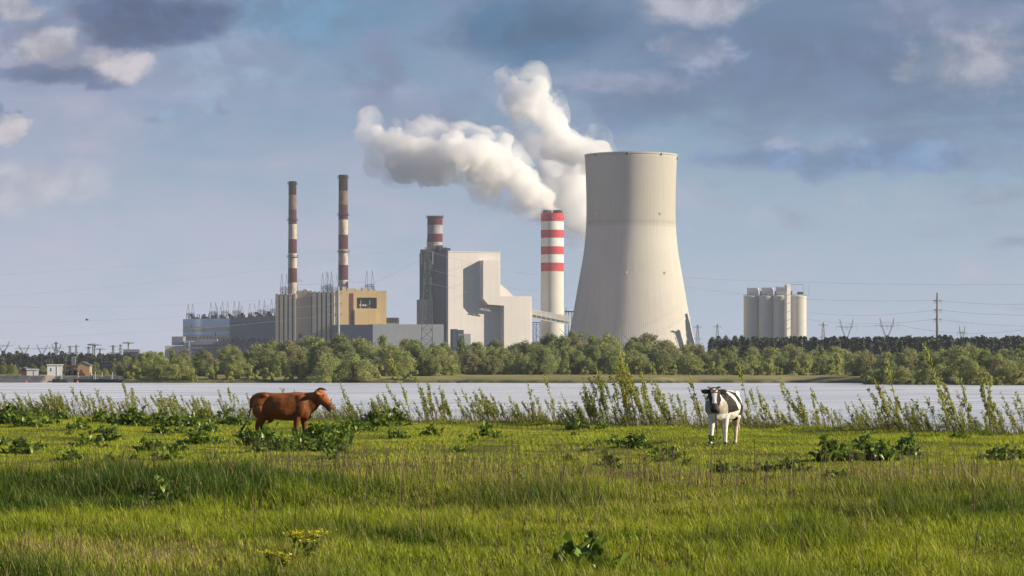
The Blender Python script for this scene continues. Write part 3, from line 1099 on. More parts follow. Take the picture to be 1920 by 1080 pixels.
cat_pylon(1663, 596, 2050, 46, 'widest Y shaped pylon on the horizon left of the steel pole')
cat_pylon(1587, 598, 2150, 43, 'Y shaped pylon standing right of the silos, second widest')
fir_pylon(1543.5, 603, 2500, 20, 'narrow lattice pylon just right of the silos', 2)
cat_pylon(1804, 611, 3000, 18, 'small distant pylon right of the steel pole', wd=.5)
fir_pylon(1308, 607, 2600, 18, 'lattice pylon beside the foot of the cooling tower', 2, .45)
fir_pylon(1345, 606, 2600, 18, 'lattice pylon midway between cooling tower and silos', 2, .45)
cat_pylon(6, 640, 2000, 40, 'Y shaped pylon cut by the left picture edge')
cat_pylon(45, 646, 2100, 34, 'Y shaped pylon over the dark wood, beside the one at the edge')
cat_pylon(79, 646, 2150, 34, 'Y shaped pylon over the dark wood, second from the edge one')
cat_pylon(106, 645, 2200, 30, 'Y shaped pylon above the white cabin roof')
fir_pylon(105, 640, 2500, 12, 'slim lattice pylon behind the Y shaped one above the white cabin', 2)
fir_pylon(131, 647, 2200, 14, 'tall slim pylon left one of a close pair', 2)
fir_pylon(143, 646, 2200, 16, 'tall slim pylon right one of a close pair', 2)
fir_pylon(166, 649, 2300, 16, 'slim pylon left of the tall floodlight mast', 2)
fir_pylon(212, 646, 2200, 16, 'slim pylon left of the grove edge', 2)
fir_pylon(226, 645, 2300, 12, 'slim pylon at the grove edge', 3)
fir_pylon(138, 668, 900, 16, 'light lattice mast standing behind the shore sheds', 2, .3)
fir_pylon(555, 513, 2520, 30, 'pylon close beside the shorter sooty chimney', 2)


def mast(px, py, Y, label):
    c = P(px, 690, Y)
    H = PZ(py, Y) - GZ
    root = empty('floodlight_mast', (c.x, Y, GZ), label, 'floodlight mast', 'floodlight masts')
    MB().tube([(0, 0, 0), (0, 0, H * .97)], [1.0, .6], 8).build('pole', M['lattice'], root)
    mb = MB().lathe([(.5, H * .96), (4.2, H * .965), (4.2, H * .975), (.6, H)], 16)
    for k in range(10):
        a = k * math.pi / 5
        mb.box(4 * math.cos(a) - .6, 4 * math.cos(a) + .6, 4 * math.sin(a) - .6, 4 * math.sin(a) + .6, H * .94, H * .965)
    mb.build('lamp_ring', M['steel'], root)


mast(178, 645, 1900, 'tall floodlight mast with a flat lamp ring above the shore sheds')
mast(174.5, 644, 2300, 'floodlight mast half hidden behind the tall one')
mast(187.5, 653, 2200, 'low floodlight mast right of the tall one')
mast(241, 641, 2200, 'floodlight mast at the edge of the grove')


def portal(px, py, wpx, Y, label, vee=False):
    c = P(px, 690, Y)
    H = PZ(py, Y) - GZ
    W_ = wpx / F * Y
    root = empty('portal_pylon', (c.x, Y, GZ), label, 'pylon', 'portal pylons behind the halls')
    for s in (-1, 1):
        mb = MB()
        for xq in (-1.3, 1.3):
            for yq in (-1.2, 1.2):
                mb.bar((s * W_ * .42 + xq, yq, 0), (s * W_ * .42 + xq * .8, yq, H * .86), .42)
        n = 12
        for k in range(n):
            z0, z1 = H * .86 * k / n, H * .86 * (k + 1) / n
            mb.bar((s * W_ * .42 - 1.2, -1.2, z0), (s * W_ * .42 + 1.2, -1.2, z1), .3).bar((s * W_ * .42 + 1.2, -1.2, z0), (s * W_ * .42 - 1.2, -1.2, z1), .3)
        mb.bar((s * W_ * .42 - 1.2, 0, H * .86), (s * W_ * .36, 0, H), .35).bar((s * W_ * .42 + 1.2, 0, H * .86), (s * W_ * .36, 0, H), .35)
        mb.build('leg', M['lattice'], root)
    mb = MB()
    for z in (H * .86, H * .835):
        mb.bar((-W_ * .55, 0, z), (W_ * .55, 0, z), .45)
    for k in range(8):
        x = -W_ * .5 + k * W_ / 8
        mb.bar((x, 0, H * .86), (x + W_ / 8, 0, H * .835), .3)
    for k in range(5):
        x = -W_ * .45 + k * W_ * .225
        mb.bar((x, 0, H * .835), (x + W_ * .1, 0, H * .77), .35).bar((x + W_ * .2, 0, H * .835), (x + W_ * .1, 0, H * .77), .35)
    mb.build('cross_beam', M['lattice'], root)


for px, py, wp, Y, lb in ((357, 570, 11, 2600, 'portal pylon alone at the left end of the turbine hall roof'), (400, 567, 12, 2600, 'portal pylon second from the left behind the turbine hall'),
                          (410, 574, 9, 2800, 'smaller portal pylon tucked behind the second one'), (422, 565.5, 12, 2620, 'portal pylon above the joint of the striped and grey walls'),
                          (444, 565, 12, 2600, 'portal pylon fourth along the turbine hall roof'), (451, 572, 9, 2800, 'smaller portal pylon tucked behind the fourth one'),
                          (473, 569, 12, 2650, 'portal pylon in the middle of the grey wall'), (491, 563, 13, 2600, 'portal pylon near the right end of the grey wall'),
                          (499, 571, 9, 2800, 'smaller portal pylon near the ribbed wing'), (513, 561, 10, 2600, 'portal pylon touching the edge of the ribbed wing'),
                          (533, 513, 12, 2450, 'portal pylon left of the shorter sooty chimney'), (610, 511, 13, 2450, 'portal pylon left of the taller sooty chimney'),
                          (617, 508, 12, 2470, 'higher portal pylon left of the taller sooty chimney'), (627, 515, 12, 2500, 'portal pylon next to the taller sooty chimney'),
                          (693, 507, 14, 2450, 'portal pylon above the yellow boiler house roof')):
    portal(px, py, wp, Y, lb)


def steel_pole(px, py, Y, arms, label, w_=2.0):
    c = P(px, 690, Y)
    H = PZ(py, Y) - GZ
    root = empty('steel_pole_pylon', (c.x, Y, GZ), label, 'pylon', 'power pylons')
    MB().tube([(0, 0, 0), (0, 0, H)], [w_, w_ * .55], 12).build('pole', M['steel'], root, smooth=True)
    for ay in arms:
        z = PZ(ay, Y) - GZ
        mb = MB()
        e = 7.0 / F * Y
        mb.bar((-e, 0, z), (e, 0, z), .55).bar((-e, 0, z), (0, 0, z - 1.2), .35).bar((e, 0, z), (0, 0, z - 1.2), .35)
        for x in (-e, -e * .5, e * .5, e):
            mb.bar((x, 0, z), (x, 0, z - 2.2), .3)
        mb.build('cross_arm', M['lattice'], root)


steel_pole(1758, 549, 1900, (563, 580.5, 598), 'tall grey steel pole pylon standing alone right of the silos', 1.45)
steel_pole(634.5, 537, 2180, (549.5, 568.5, 588), 'grey steel pole pylon before the yellow boiler house', 1.4)

c = P(800.5, 690, 2200)
root = empty('lattice_pylon', (c.x, 2200, GZ), 'tall green grey lattice pylon standing before the dark boiler house wall', 'pylon', 'power pylons')
H = PZ(447, 2200) - GZ
mb = MB()
lattice(mb, 0, H * .93, 10.5, 2.6, 16, .5)
mb.bar((0, 0, H * .92), (0, 0, H), .5)
mb.build('mast', M['greensteel'], root)
for z, e in ((H * .90, 5.0), (H * .84, 3.4)):
    mb = MB().bar((-e, 0, z), (e, 0, z), .5).bar((-e, 0, z), (0, 0, z + 2), .35).bar((e, 0, z), (0, 0, z + 2), .35)
    mb.build('cross_arm', M['greensteel'], root)
mb = MB()
for s in (-1, 1):
    mb.tube([(s * 4.4, 0, H * .90), (s * 4.3, 0, H * .80)], [.35, .35], 6)
mb.build('insulators', M['steel'], root)

M['wire'] = pmat('wire', (.16, .17, .19), .5, .05, .1)


def wire(a, b, sag, label, r=.075):
    n = 28
    pts = [a.lerp(b, k / n) - Vector((0, 0, sag * 4 * (k / n) * (1 - k / n))) for k in range(n + 1)]
    o = MB().tube(pts, [r] * (n + 1), 4).build('power_line', M['wire'])
    tag(o, label, 'power line', 'power lines')


for a, b, s, lb in (((800, 458, 2200), (-260, 571, 1500), 6, 'topmost wire running down to the left from the tall lattice pylon'),
                    ((634, 549.5, 2180), (-260, 571, 1520), 5, 'wire from the upper arm of the steel pole leftward'),
                    ((634, 568.5, 2180), (-260, 604, 1520), 5, 'wire from the middle arm of the steel pole leftward'),
                    ((634, 588, 2180), (-260, 637, 1520), 5, 'wire from the lower arm of the steel pole leftward'),
                    ((800, 452, 2200), (-260, 531, 1500), 2, 'faint high wire crossing the sky at the left'),
                    ((634, 549.5, 2180), (804, 476, 2200), 4, 'wire between the steel pole and the tall lattice pylon'),
                    ((800, 470, 2200), (1110, 520, 2800), 6, 'wire crossing the white boiler house wall high up'),
                    ((800, 503, 2200), (1110, 550, 2800), 6, 'wire crossing the white boiler house wall midway'),
                    ((800, 530, 2200), (1110, 560, 2800), 6, 'wire crossing the white boiler house wall lower down'),
                    ((1758, 563, 1900), (1270, 535, 2600), 5, 'wire from the upper arm of the right steel pole toward the silos'),
                    ((1758, 580.5, 1900), (1500, 583, 2600), 4, 'wire from the middle arm of the right steel pole toward the silos'),
                    ((1758, 598, 1900), (1500, 596, 2600), 4, 'wire from the lower arm of the right steel pole toward the silos'),
                    ((1758, 563, 1900), (2150, 550, 1500), 4, 'wire leaving the upper arm of the right steel pole rightward'),
                    ((1758, 580.5, 1900), (2150, 575, 1500), 4, 'wire leaving the middle arm of the right steel pole rightward'),
                    ((1758, 598, 1900), (2150, 600, 1500), 4, 'wire leaving the lower arm of the right steel pole rightward'),
                    ((1270, 520, 2700), (2150, 532, 1800), 3, 'faint wire highest over the right horizon'),
                    ((531, 530, 2450), (610, 532, 2450), 1, 'bus wire between the portals of the two sooty chimneys'),
                    ((648, 527, 2450), (690, 528, 2450), .6, 'bus wire from the taller sooty chimney to the right portal'),
                    ((1663, 603, 2050), (1587, 605, 2150), 3, 'wire strung between the two Y shaped pylons by the silos'),
                    ((1663, 603, 2050), (1920, 618, 1900), 5, 'wire leaving the widest Y shaped pylon rightward')):
    wire(P(*a), P(*b), s, lb)

# a bird far off over the left shore
mb = MB()
bp = P(163, 600, 400)
mb.tube([(-.35, 0, 0), (-.15, 0, .03), (.15, 0, .02), (.4, 0, -.02)], [.03, .11, .10, .03], 6)
mb.add([(-.15, 0, .05), (.2, 0, .05), (.0, .7, .28), (-.15, .65, .25)], [(0, 1, 2, 3)])
mb.add([(-.15, 0, .05), (.2, 0, .05), (.0, -.7, .28), (-.15, -.65, .25)], [(3, 2, 1, 0)])
o = mb.build('flying_bird', M['dark'], None, loc=bp)
o.scale = (.7, .7, .7)
tag(o, 'tiny dark bird flying over the left shore', 'bird')

# ------------------------------------------------------------------ left shore: sheds, path, quay
M['shedwhite'] = pmat('white_shed', (.62, .65, .68), .6, .05, .3)
M['shedtan'] = pmat('tan_shed', (.34, .25, .15), .8, .06, .3)
M['roofgrey'] = pmat('grey_roof', (.12, .13, .15), .7, .1, .3)
M['rust'] = pmat('red_brown', (.14, .07, .055), .8, .2, .4)
M['orange'] = pmat('digger_red', (.22, .055, .04), .6, .1, .5)
M['quay'] = pmat('quay_stone', (.085, .09, .095), .9, .3, .3)
M['sand'] = pmat('sand', (.46, .36, .25), .95, .12, .4)
M['darkhull'] = pmat('dark_hull', (.03, .035, .045), .6, .2, .3)

YS = 690.0
def shore(px0, px1, py0, py1, turn, depth, name, label, m, roof=None, cat='shed', Y=YS, split=None, ridge=0, roofm=None):
    root_f = Facade(px0, Y, turn, name, label, cat)
    root_f.root.location.z = 1.2
    f_ = root_f
    H = PZ(py0, Y) - 1.2
    xa, xb = 0, f_.x(px1)
    mb = MB()
    if ridge:
        mb.slab([(xa, 0), (xb, 0), (xb, H), ((xa + xb) * .4, H + ridge), (xa, H - .2)], 0, depth)
    else:
        mb.box(xa, xb, 0, depth, 0, H)
    mb.build('wall', M[m], f_.root)
    if not ridge:
        MB().box(xa - .15, xb + .15, -.2, depth + .2, H + .01, H + .25).build('roof', M[roofm or 'roofgrey'], f_.root)
    else:
        q_ = MB()
        q_.slab([(xa - .2, H - .25), ((xa + xb) * .4, H + ridge + .02), (xb + .2, H - .1), (xb + .2, H + .15), ((xa + xb) * .4, H + ridge + .3), (xa - .2, H + .05)], -.15, depth + .15)
        q_.build('roof', M['roofgrey'], f_.root)
    return f_, H


f_, H = shore(50, 72, 693.5, 702, 5, 5, 'white_container', 'low white cabin on the left shore beside a red brown hut', 'shedwhite', roofm='shedwhite')
MB().box(f_.x(63), f_.x(64), -.06, 0, .2, H - .3).build('door', M['steel'], f_.root)
f_, H = shore(88.5, 117, 685, 702, 8, 6, 'white_shed', 'larger white shed on the left shore, tallest of the white ones', 'shedwhite', roofm='shedwhite')
MB().box(f_.x(95), f_.x(96.5), -.06, 0, H * .45, H * .75).build('window', M['dark'], f_.root)
MB().box(f_.x(107) - .05, f_.x(107) + .1, -.1, 0, 0, H).build('corner_post', M['white'], f_.root)
f_, H = shore(145, 168, 685.5, 701, 4, 8, 'tan_shed', 'tan gabled shed on the left shore behind the red digger', 'shedtan', ridge=.7)
f_, H = shore(40, 49, 692.5, 701, 0, 4, 'brown_hut', 'small red brown hut left of the low white cabin', 'rust', ridge=.3)
f_ = Facade(117.5, 692, 2, 'open_shelter', 'dark open steel shelter between white shed and tan shed', 'shelter')
f_.root.location.z = 1.2
mb = MB()
Hs = PZ(688, 692) - 1.2
for p in (118, 123, 128, 133, 138, 143.5):
    for yq in (0, 4):
        mb.bar((f_.x(p), yq, 0), (f_.x(p), yq, Hs), .22)
mb.box(f_.x(117.5), f_.x(144), -.2, 4.4, Hs * .62, Hs * .7)
mb.build('posts', M['lattice'], f_.root)
MB().box(f_.x(117), f_.x(144.5), -.3, 4.6, Hs, Hs + .35).build('roof', M['rust'], f_.root)
mb = MB()
for k in range(8):
    p = 119 + k * 3
    mb.box(f_.x(p), f_.x(p) + .9, 4.5, 5.5, 0, random.uniform(.5, 1.5))
mb.build('stored_goods', M['dark'], f_.root)
f_ = Facade(73, 694, 0, 'fence', 'low grey fence between the two white sheds', 'fence')
f_.root.location.z = 1.2
mb = MB()
for k in range(9):
    mb.bar((k * .22 * 1.0, 0, 0), (k * .22, 0, .95), .09)
mb.box(0, 1.9, -.03, .03, .55, .9)
mb.build('panel', M['steel'], f_.root)
# digger
root = empty('digger', (PX(152, 672), 672, 1.25), 'red orange digger with folded arm before the tan shed', 'digger')
mb = MB()
mb.box(-.9, .9, -.8, -.35, 0, .4).box(-.9, .9, .35, .8, 0, .4)
mb.build('tracks', M['dark'], root)
MB().box(-.7, .8, -.6, .6, .42, .85).build('body', M['orange'], root)
MB().box(-.2, .4, -.5, .1, .86, 1.45).build('cab', M['orange'], root)
MB().tube([(-.5, 0, .8), (-1.1, 0, 1.6), (-1.9, 0, 1.3), (-2.1, 0, .5)], [.13, .13, .10, .16], 6).build('arm', M['orange'], root)
# sand path down to the water
pts = [(72, 0, 673), (84, 0, 655), (93, 0, 640), (99, 0, 632), (96, 0, 625), (88, 0, 619)]
mb = MB()
for i, (px, py, Y) in enumerate(pts):
    wdt = 1.0 + i * .18
    for s in (-1, 1):
        x = PX(px, Y) + s * wdt
        mb.v.append((x, Y, float(far_z(np.array([x]), np.array([Y]))[0]) + .12))
for i in range(len(pts) - 1):
    mb.f.append((2 * i, 2 * i + 1, 2 * i + 3, 2 * i + 2))
    mb.m.append(0)
o = mb.build('sand_path', M['sand'])
tag(o, 'pale sand track running down to the water on the left shore', kind='structure')
# quay walls of dark stone
for px0, px1, py0, py1, Y, lb in ((-40, 76, 704.5, 714.5, 621, 'dark stone embankment on the left shore, left of the sand track'), (101, 224, 706, 714.5, 619, 'dark stone embankment right of the sand track')):
    mb = MB()
    n = 24
    for k in range(n + 1):
        px = px0 + (px1 - px0) * k / n
        for py, yo in ((py0 + math.sin(k * 1.7) * .5, 6), (py1, 0), (py1 + 6, -.5), (py1 + 6, 8)):
            q_ = P(px, py, Y)
            mb.v.append((PX(px, Y), Y + yo, PZ(py, Y)))
    for k in range(n):
        for j in range(3):
            a = k * 4 + j
            mb.f.append((a, a + 1, a + 5, a + 4))
            mb.m.append(0)
        mb.f.append((k * 4 + 3, k * 4, k * 4 + 4, k * 4 + 7))
        mb.m.append(0)
    mb.f += [(0, 3, 2, 1), (n * 4, n * 4 + 1, n * 4 + 2, n * 4 + 3)]
    mb.m += [0, 0]
    o = mb.build('embankment', M['quay'])
    tag(o, lb, 'embankment', 'stone embankments')


def boat(px, L, Y, label, m):
    root = empty('barge', (PX(px, Y), Y, 0), label, 'boat')
    mb = MB()
    st_ = [(-L / 2, .5, .9), (-L * .42, .9, .75), (0, 1.0, .7), (L * .4, .85, .8), (L / 2, .15, 1.2)]
    for x, hw, h_ in st_:
        mb.v += [(x, -hw, h_), (x, -hw * .8, -.1), (x, hw * .8, -.1), (x, hw, h_)]
    for i in range(len(st_) - 1):
        for j in range(4):
            mb.f.append((i * 4 + j, (i + 1) * 4 + j, (i + 1) * 4 + (j + 1) % 4, i * 4 + (j + 1) % 4))
            mb.m.append(0)
    mb.f += [(3, 2, 1, 0), (16, 17, 18, 19)]
    mb.m += [0, 0]
    mb.build('hull', M[m], root)
    mb = MB().box(-L * .3, L * .05, -.6, .6, .72, 1.35)
    mb.build('cabin', M['roofgrey'], root)
    mb = MB()
    for x in (-L * .38, L * .1):
        mb.bar((x, 0, .7), (x, 0, 2.3), .16)
    mb.build('posts', M['shedwhite'], root)


boat(113, 3.2 * 1.0, 614, 'dark moored work boat at the foot of the sand track', 'darkhull')
boat(172, 7.5, 613, 'long low dark barge moored along the left embankment', 'darkhull')
boat(207, 4.5, 612, 'small dark moored boat near the grove', 'darkhull')
for px, Y, lb in ((49, 612, 'small red buoy off the left embankment'), (145, 608, 'small orange buoy near the long barge')):
    o = MB().lathe([(.05, -.1), (.2, .05), (.22, .2), (.15, .35), (.05, .5), (.02, .5)], 12).build('buoy', pmat('buoy_red', (.55, .12, .10), .5, .05, 1), None, smooth=True, loc=(PX(px, Y), Y, 0))
    tag(o, lb, 'buoy', 'buoys')
o = MB().tube([(-1.4, 0, .05), (-.5, 0, .25), (.3, .1, .2), (1.1, 0, .55)], [.12, .2, .16, .06], 6).build('driftwood', M['dark'], None, loc=(PX(868, 598), 598, 0))
tag(o, 'dark driftwood lying on the sandbar in midstream', 'driftwood')
# small far concrete buildings behind the left wood edge
f_ = Facade(192, 950, 0, 'concrete_block', 'low grey concrete building half hidden by the grove', 'building')
mb = MB()
f_.rect(mb, 191, 232, 679, 699, 0, 15)
mb.build('wall', M['hallgrey'], f_.root)
mb = MB()
for k in range(9):
    f_.rect(mb, 193 + k * 4.2, 196 + k * 4.2, 686, 690, -.3, .28)
mb.build('windows', M['dark'], f_.root)
MB().box(f_.x(190.5), f_.x(232.5), -.6, 15.5, f_.z(210, 679) + .02, f_.z(210, 677.5)).build('roof', M['roofgrey'], f_.root)
f_ = Facade(231, 1500, 0, 'grey_building', 'pale flat roofed building rising behind the left end of the grove', 'building')
mb = MB()
f_.rect(mb, 231, 262, 655, 690, 0, 20)
mb.build('wall', M['greyclad'], f_.root)
mb = MB()
for k in range(6):
    f_.rect(mb, 233 + k * 4.5, 235.5 + k * 4.5, 660, 663, -.3, .28)
mb.build('windows', M['dark'], f_.root)

# ------------------------------------------------------------------ trees
def leaf_quads(pts, nrm, size, r, elong=1.0):
    """One small quad per point, roughly facing NRM."""
    n = len(pts)
    a = r.normal(size=(n, 3))
    u = np.cross(nrm, a)
    u /= np.linalg.norm(u, axis=1, keepdims=True) + 1e-9
    v = np.cross(nrm, u)
    s = size * (.6 + .8 * r.random((n, 1)))
    u, v = u * s * elong, v * s
    V_ = np.stack([pts - u, pts - v * .6, pts + u, pts + v * .6], 1).reshape(-1, 3)
    return V_


def crown_mesh(name, blobs, n, size, mat_, seed, fill=.25):
    r = np.random.default_rng(seed)
    B = np.array([b[:3] for b in blobs])
    Rr = np.array([b[3:6] if len(b) > 4 else (b[3],) * 3 for b in blobs])
    p = (Rr[:, 0] * Rr[:, 2]) ** 1.0
    k = r.choice(len(blobs), n, p=p / p.sum())
    d = r.normal(size=(n, 3))
    d /= np.linalg.norm(d, axis=1, keepdims=True)
    rad = fill + (1.0 - fill) * r.random((n, 1)) ** .6 + .38 * r.random((n, 1)) ** 5
    pts = B[k] + d * rad * Rr[k]
    keep = pts[:, 2] > .05
    pts, d, k = pts[keep], d[keep], k[keep]
    nr = d + r.normal(size=d.shape) * .7
    nr /= np.linalg.norm(nr, axis=1, keepdims=True)
    V_ = leaf_quads(pts, nr, size, r, 1.2)
    m_ = len(pts)
    clump = np.random.default_rng(seed + 1).random(len(blobs))
    tint = np.clip(.55 * clump[k] + .45 * r.random(m_), 0, 1)
    return np_mesh(name, V_, np.full(m_, 4), np.arange(4 * m_), mat_, np.repeat(tint, 4), link=False)


def trunk_mb(h, r0, r):
    mb = MB()
    b = [(0, 0, -.4), (r.uniform(-.2, .2), r.uniform(-.2, .2), h * .35), (r.uniform(-.4, .4), r.uniform(-.4, .4), h * .62), (r.uniform(-.5, .5), 0, h * .9)]
    mb.tube(b, [r0 * 1.25, r0 * .8, r0 * .5, r0 * .12], 7)
    for k in range(7):
        z = h * r.uniform(.22, .7)
        a = r.uniform(0, 6.28)
        L = h * r.uniform(.18, .34)
        mb.tube([(0, 0, z), (math.cos(a) * L * .5, math.sin(a) * L * .5, z + L * .45), (math.cos(a) * L, math.sin(a) * L, z + L)], [r0 * .42, r0 * .26, .03], 5)
    return mb


M['bark'] = pmat('bark', (.075, .062, .048), .95, .25, 2.0)
LM = {
    'willow': leafmat('willow_leaves', (.330, .390, .150), .35, .6),
    'alder': leafmat('alder_leaves', (.235, .300, .120), .35, .6),
    'budding': leafmat('budding_leaves', (.300, .320, .160), .30, .6),
    'poplar': leafmat('poplar_leaves', (.270, .345, .120), .35, .6),
    'fresh': leafmat('fresh_leaves', (.36, .42, .13), .35, .6),
    'pine': leafmat('pine_needles', (.052, .075, .058), .3, .1),
}


def blobs_round(h, w_, n, r, low=.04):
    out = []
    for k in range(n):
        a = r.uniform(0, 6.28)
        zz = r.uniform(low, .93)
        prof_ = math.sin(math.pi * min(1, (zz - low * .5) * .95 + .12)) ** .7
        q_ = w_ / 2 * prof_ * r.uniform(.05, 1.0) ** .6
        s = r.uniform(.07, .145) * (h + w_) / 2 * (.65 + .5 * prof_)
        out.append((q_ * math.cos(a), q_ * math.sin(a), h * zz - s * .25, s, s, s * r.uniform(.8, 1.7)))
    return out


def blobs_tall(h, w_, n, r):
    out = []
    for k in range(n):
        zz = r.uniform(.06, .95)
        q_ = w_ / 2 * (1 - zz) ** .5 * r.uniform(.1, .9)
        a = r.uniform(0, 6.28)
        s = w_ * r.uniform(.16, .28) * (1.1 - .6 * zz)
        out.append((q_ * math.cos(a), q_ * math.sin(a), h * zz, s, s, s * 1.8))
    return out


protos = {}
hold = []


def proto(kind, h, w_, n, seed, leafsize, blobs, count, cat, name):
    r = random.Random(seed)
    bl = blobs(h, w_, n, r)
    me = crown_mesh('crown', bl, count, leafsize, LM[kind], seed)
    tm = trunk_mb(h, h * .022, r)
    protos.setdefault(name, []).append((me, tm, h, cat))


for s in range(3):
    proto('willow', 10, 9.5, 60, 100 + s, .21, blobs_round, 7500, 'tree', 'willow_tree')
    proto('alder', 11, 8.0, 55, 200 + s, .21, blobs_round, 7500, 'tree', 'alder_tree')
    proto('budding', 11, 7.5, 50, 300 + s, .21, blobs_round, 7500, 'tree', 'budding_tree')
    proto('poplar', 11, 5.2, 24, 400 + s, .20, blobs_tall, 5500, 'tree', 'slender_tree')
for s in range(3):
    proto('fresh', 4, 4.6, 12, 500 + s, .22, lambda h, w_, n, r: blobs_round(h, w_, n, r, .02), 1300, 'bush', 'willow_bush')
# turn each prototype into a real first tree when it is first placed
first = {}
n_tree = 0


def place_tree(name, var, x, y, z, hgt, label, group, wide=1.0):
    global n_tree
    me, tm, h, cat = protos[name][var]
    s = hgt / h
    if (name, var) not in first:
        root = empty(name, (x, y, z))
        o_ = bpy.data.objects.new('crown', me)
        col.objects.link(o_)
        o_.parent = root
        tm.build('trunk', M['bark'], root)
        first[(name, var)] = root
    else:
        root = copy_tree(first[(name, var)])
    root.location = (x, y, z)
    root.scale = (s * wide, s * wide, s)
    root.rotation_euler = (0, 0, random.uniform(0, 6.28))
    tag(root, label, cat, group)
    n_tree += 1
    return root


TOP = [(-200, 700), (215, 694), (228, 672), (245, 660), (270, 650), (330, 648), (380, 655), (430, 650), (470, 640), (560, 638), (640, 628), (700, 632), (760, 630), (800, 639), (850, 638), (900, 640), (960, 632), (1000, 634), (1040, 622), (1100, 624), (1160, 627), (1200, 630), (1250, 627), (1285, 636), (1320, 646), (1380, 643), (1450, 648), (1550, 646), (1650, 650), (1700, 645), (1750, 652), (1850, 645), (1920, 643), (2100, 640)]
top_at = lambda p: float(np.interp(p, [a for a, b_ in TOP], [b_ for a, b_ in TOP]))
FRONT = [(215, 612), (640, 610), (780, 614), (860, 690), (1590, 690), (1625, 552), (1760, 531), (1920, 526), (2100, 512)]
front_at = lambda p: float(np.interp(p, [a for a, b_ in FRONT], [b_ for a, b_ in FRONT]))
SECT = [(430, 'below the turbine hall'), (640, 'below the yellow boiler house'), (840, 'below the low grey hall'), (1005, 'below the white boiler house'), (1305, 'below the cooling tower'), (1520, 'below the silos'), (1620, 'right of the silos'), (9999, 'at the right edge of the river')]
sect = lambda p: next(b_ for a, b_ in SECT if p < a)
ADJ = {'willow_tree': 'pale green willow', 'alder_tree': 'dark rounded tree', 'budding_tree': 'brownish budding tree', 'slender_tree': 'slender upright tree', 'willow_bush': 'fresh green bush'}
ROWN = ['in front of the far trees', 'amid the far trees', 'amid the far trees', 'tallest at the back']
rr = random.Random(5)
rows = [(0, .60, 44), (22, .74, 42), (50, .90, 42), (85, 1.0, 36)]
for ri, (dy_, hf, step) in enumerate(rows):
    p = 236 + rr.uniform(0, 20)
    while p < 2010:
        px = p + rr.uniform(-9, 9)
        Y = front_at(px) + dy_ + rr.uniform(-7, 7)
        x = PX(px, Y)
        z = float(far_z(np.array([x]), np.array([Y]))[0]) - .1
        tp = top_at(px)
        hmax = PZ(tp, Y) - z
        full = PZ(tp, front_at(px) + 85) - z
        hgt = (full * hf if ri < 3 else hmax) * rr.uniform(.80, 1.10)
        if px < 260:
            hgt *= .9
        nm = rr.choices(['willow_tree', 'alder_tree', 'budding_tree', 'slender_tree'], [[5, 3, 2, 2], [4, 4, 2, 2], [3, 5, 3, 2], [3, 4, 3, 1]][ri])[0]
        if px > 1620:
            nm = rr.choices(['willow_tree', 'alder_tree', 'budding_tree', 'slender_tree'], [4, 4, 1, 4])[0]
        place_tree(nm, rr.randrange(3), x, Y, z, max(2.5, hgt), f'{ADJ[nm]} {ROWN[ri]} {sect(px)}', f'{ADJ[nm]}s {ROWN[ri]} {sect(px)}', rr.uniform(1.15, 1.5))
        p += step * rr.uniform(.75, 1.2) * (600 / 690 if px > 1620 else 1) * (1.25 if nm == 'willow_tree' else 1)
# a single conical fir standing out of the right-hand belt
me = crown_mesh('crown', [(0, 0, z, 2.6 * (1 - z / 12.5) + .25, 2.6 * (1 - z / 12.5) + .25, .8) for z in np.linspace(.8, 11.5, 12)], 3000, .28, leafmat('fir_needles', (.06, .10, .035), .3, .15), 77)
Y = 566
root = empty('fir_tree', (PX(1690, Y), Y, 1.2), 'dark conical fir standing out of the pale trees at the right', 'tree')
o = bpy.data.objects.new('crown', me); col.objects.link(o); o.parent = root
MB().tube([(0, 0, -.3), (0, 0, 6), (0, 0, 11.8)], [.22, .14, .03], 7).build('trunk', M['bark'], root)
root.scale = (.62, .62, .60)
# bushes: along the water's edge and on the grass strip
bushes = [(297, 614, 12, 'pale round bush at the water near the left end of the grove'), (326, 616, 10, 'small bush at the water in the grove front'), (540, 616, 9, 'small bush on the bank behind the brown cow'), (610, 618, 11, 'bush on the bank right of the brown cow'),
          (1487, 672, 26, 'small rounded bush on the grass strip right of the black and white cow'), (1512, 675, 24, 'second rounded bush on the grass strip'), (1568, 668, 34, 'largest lone pale bush on the grass strip'), (1600, 640, 26, 'lone bush where the grass strip ends'),
          (1335, 686, 18, 'low bush on the grass strip behind the black and white cow')]
for px, Y, hp, lb in bushes:
    x = PX(px, Y)
    place_tree('willow_bush', rr.randrange(3), x, Y, float(far_z(np.array([x]), np.array([Y]))[0]) - .05, hp / F * Y * 1.15, lb, None, 1.1)
p = 232
while p < 1960:
    px = p + rr.uniform(-6, 6)
    Y = front_at(px) - rr.uniform(2, 6)
    x = PX(px, Y)
    place_tree('willow_bush', rr.randrange(3), x, Y, float(far_z(np.array([x]), np.array([Y]))[0]) - .05, rr.uniform(1.7, 3.4), f'low fresh green bush before the trees {sect(px)}', f'low bushes at the foot of the trees {sect(px)}', rr.uniform(.9, 1.4))
    p += rr.uniform(20, 40)
# trees on the left shore before the wood
for px, Y, hp, nm in ((6, 740, 26, 'alder_tree'), (22, 735, 22, 'willow_tree'), (62, 760, 20, 'alder_tree'), (80, 750, 18, 'willow_tree'), (178, 760, 26, 'alder_tree'), (196, 700, 14, 'willow_tree'), (212, 720, 24, 'alder_tree'), (225, 660, 24, 'alder_tree')):
    x = PX(px, Y)
    place_tree(nm, rr.randrange(3), x, Y, 1.3, hp / F * Y, f'{ADJ[nm]} behind the sheds of the left shore', f'{ADJ[nm]}s behind the sheds of the left shore', 1.0)

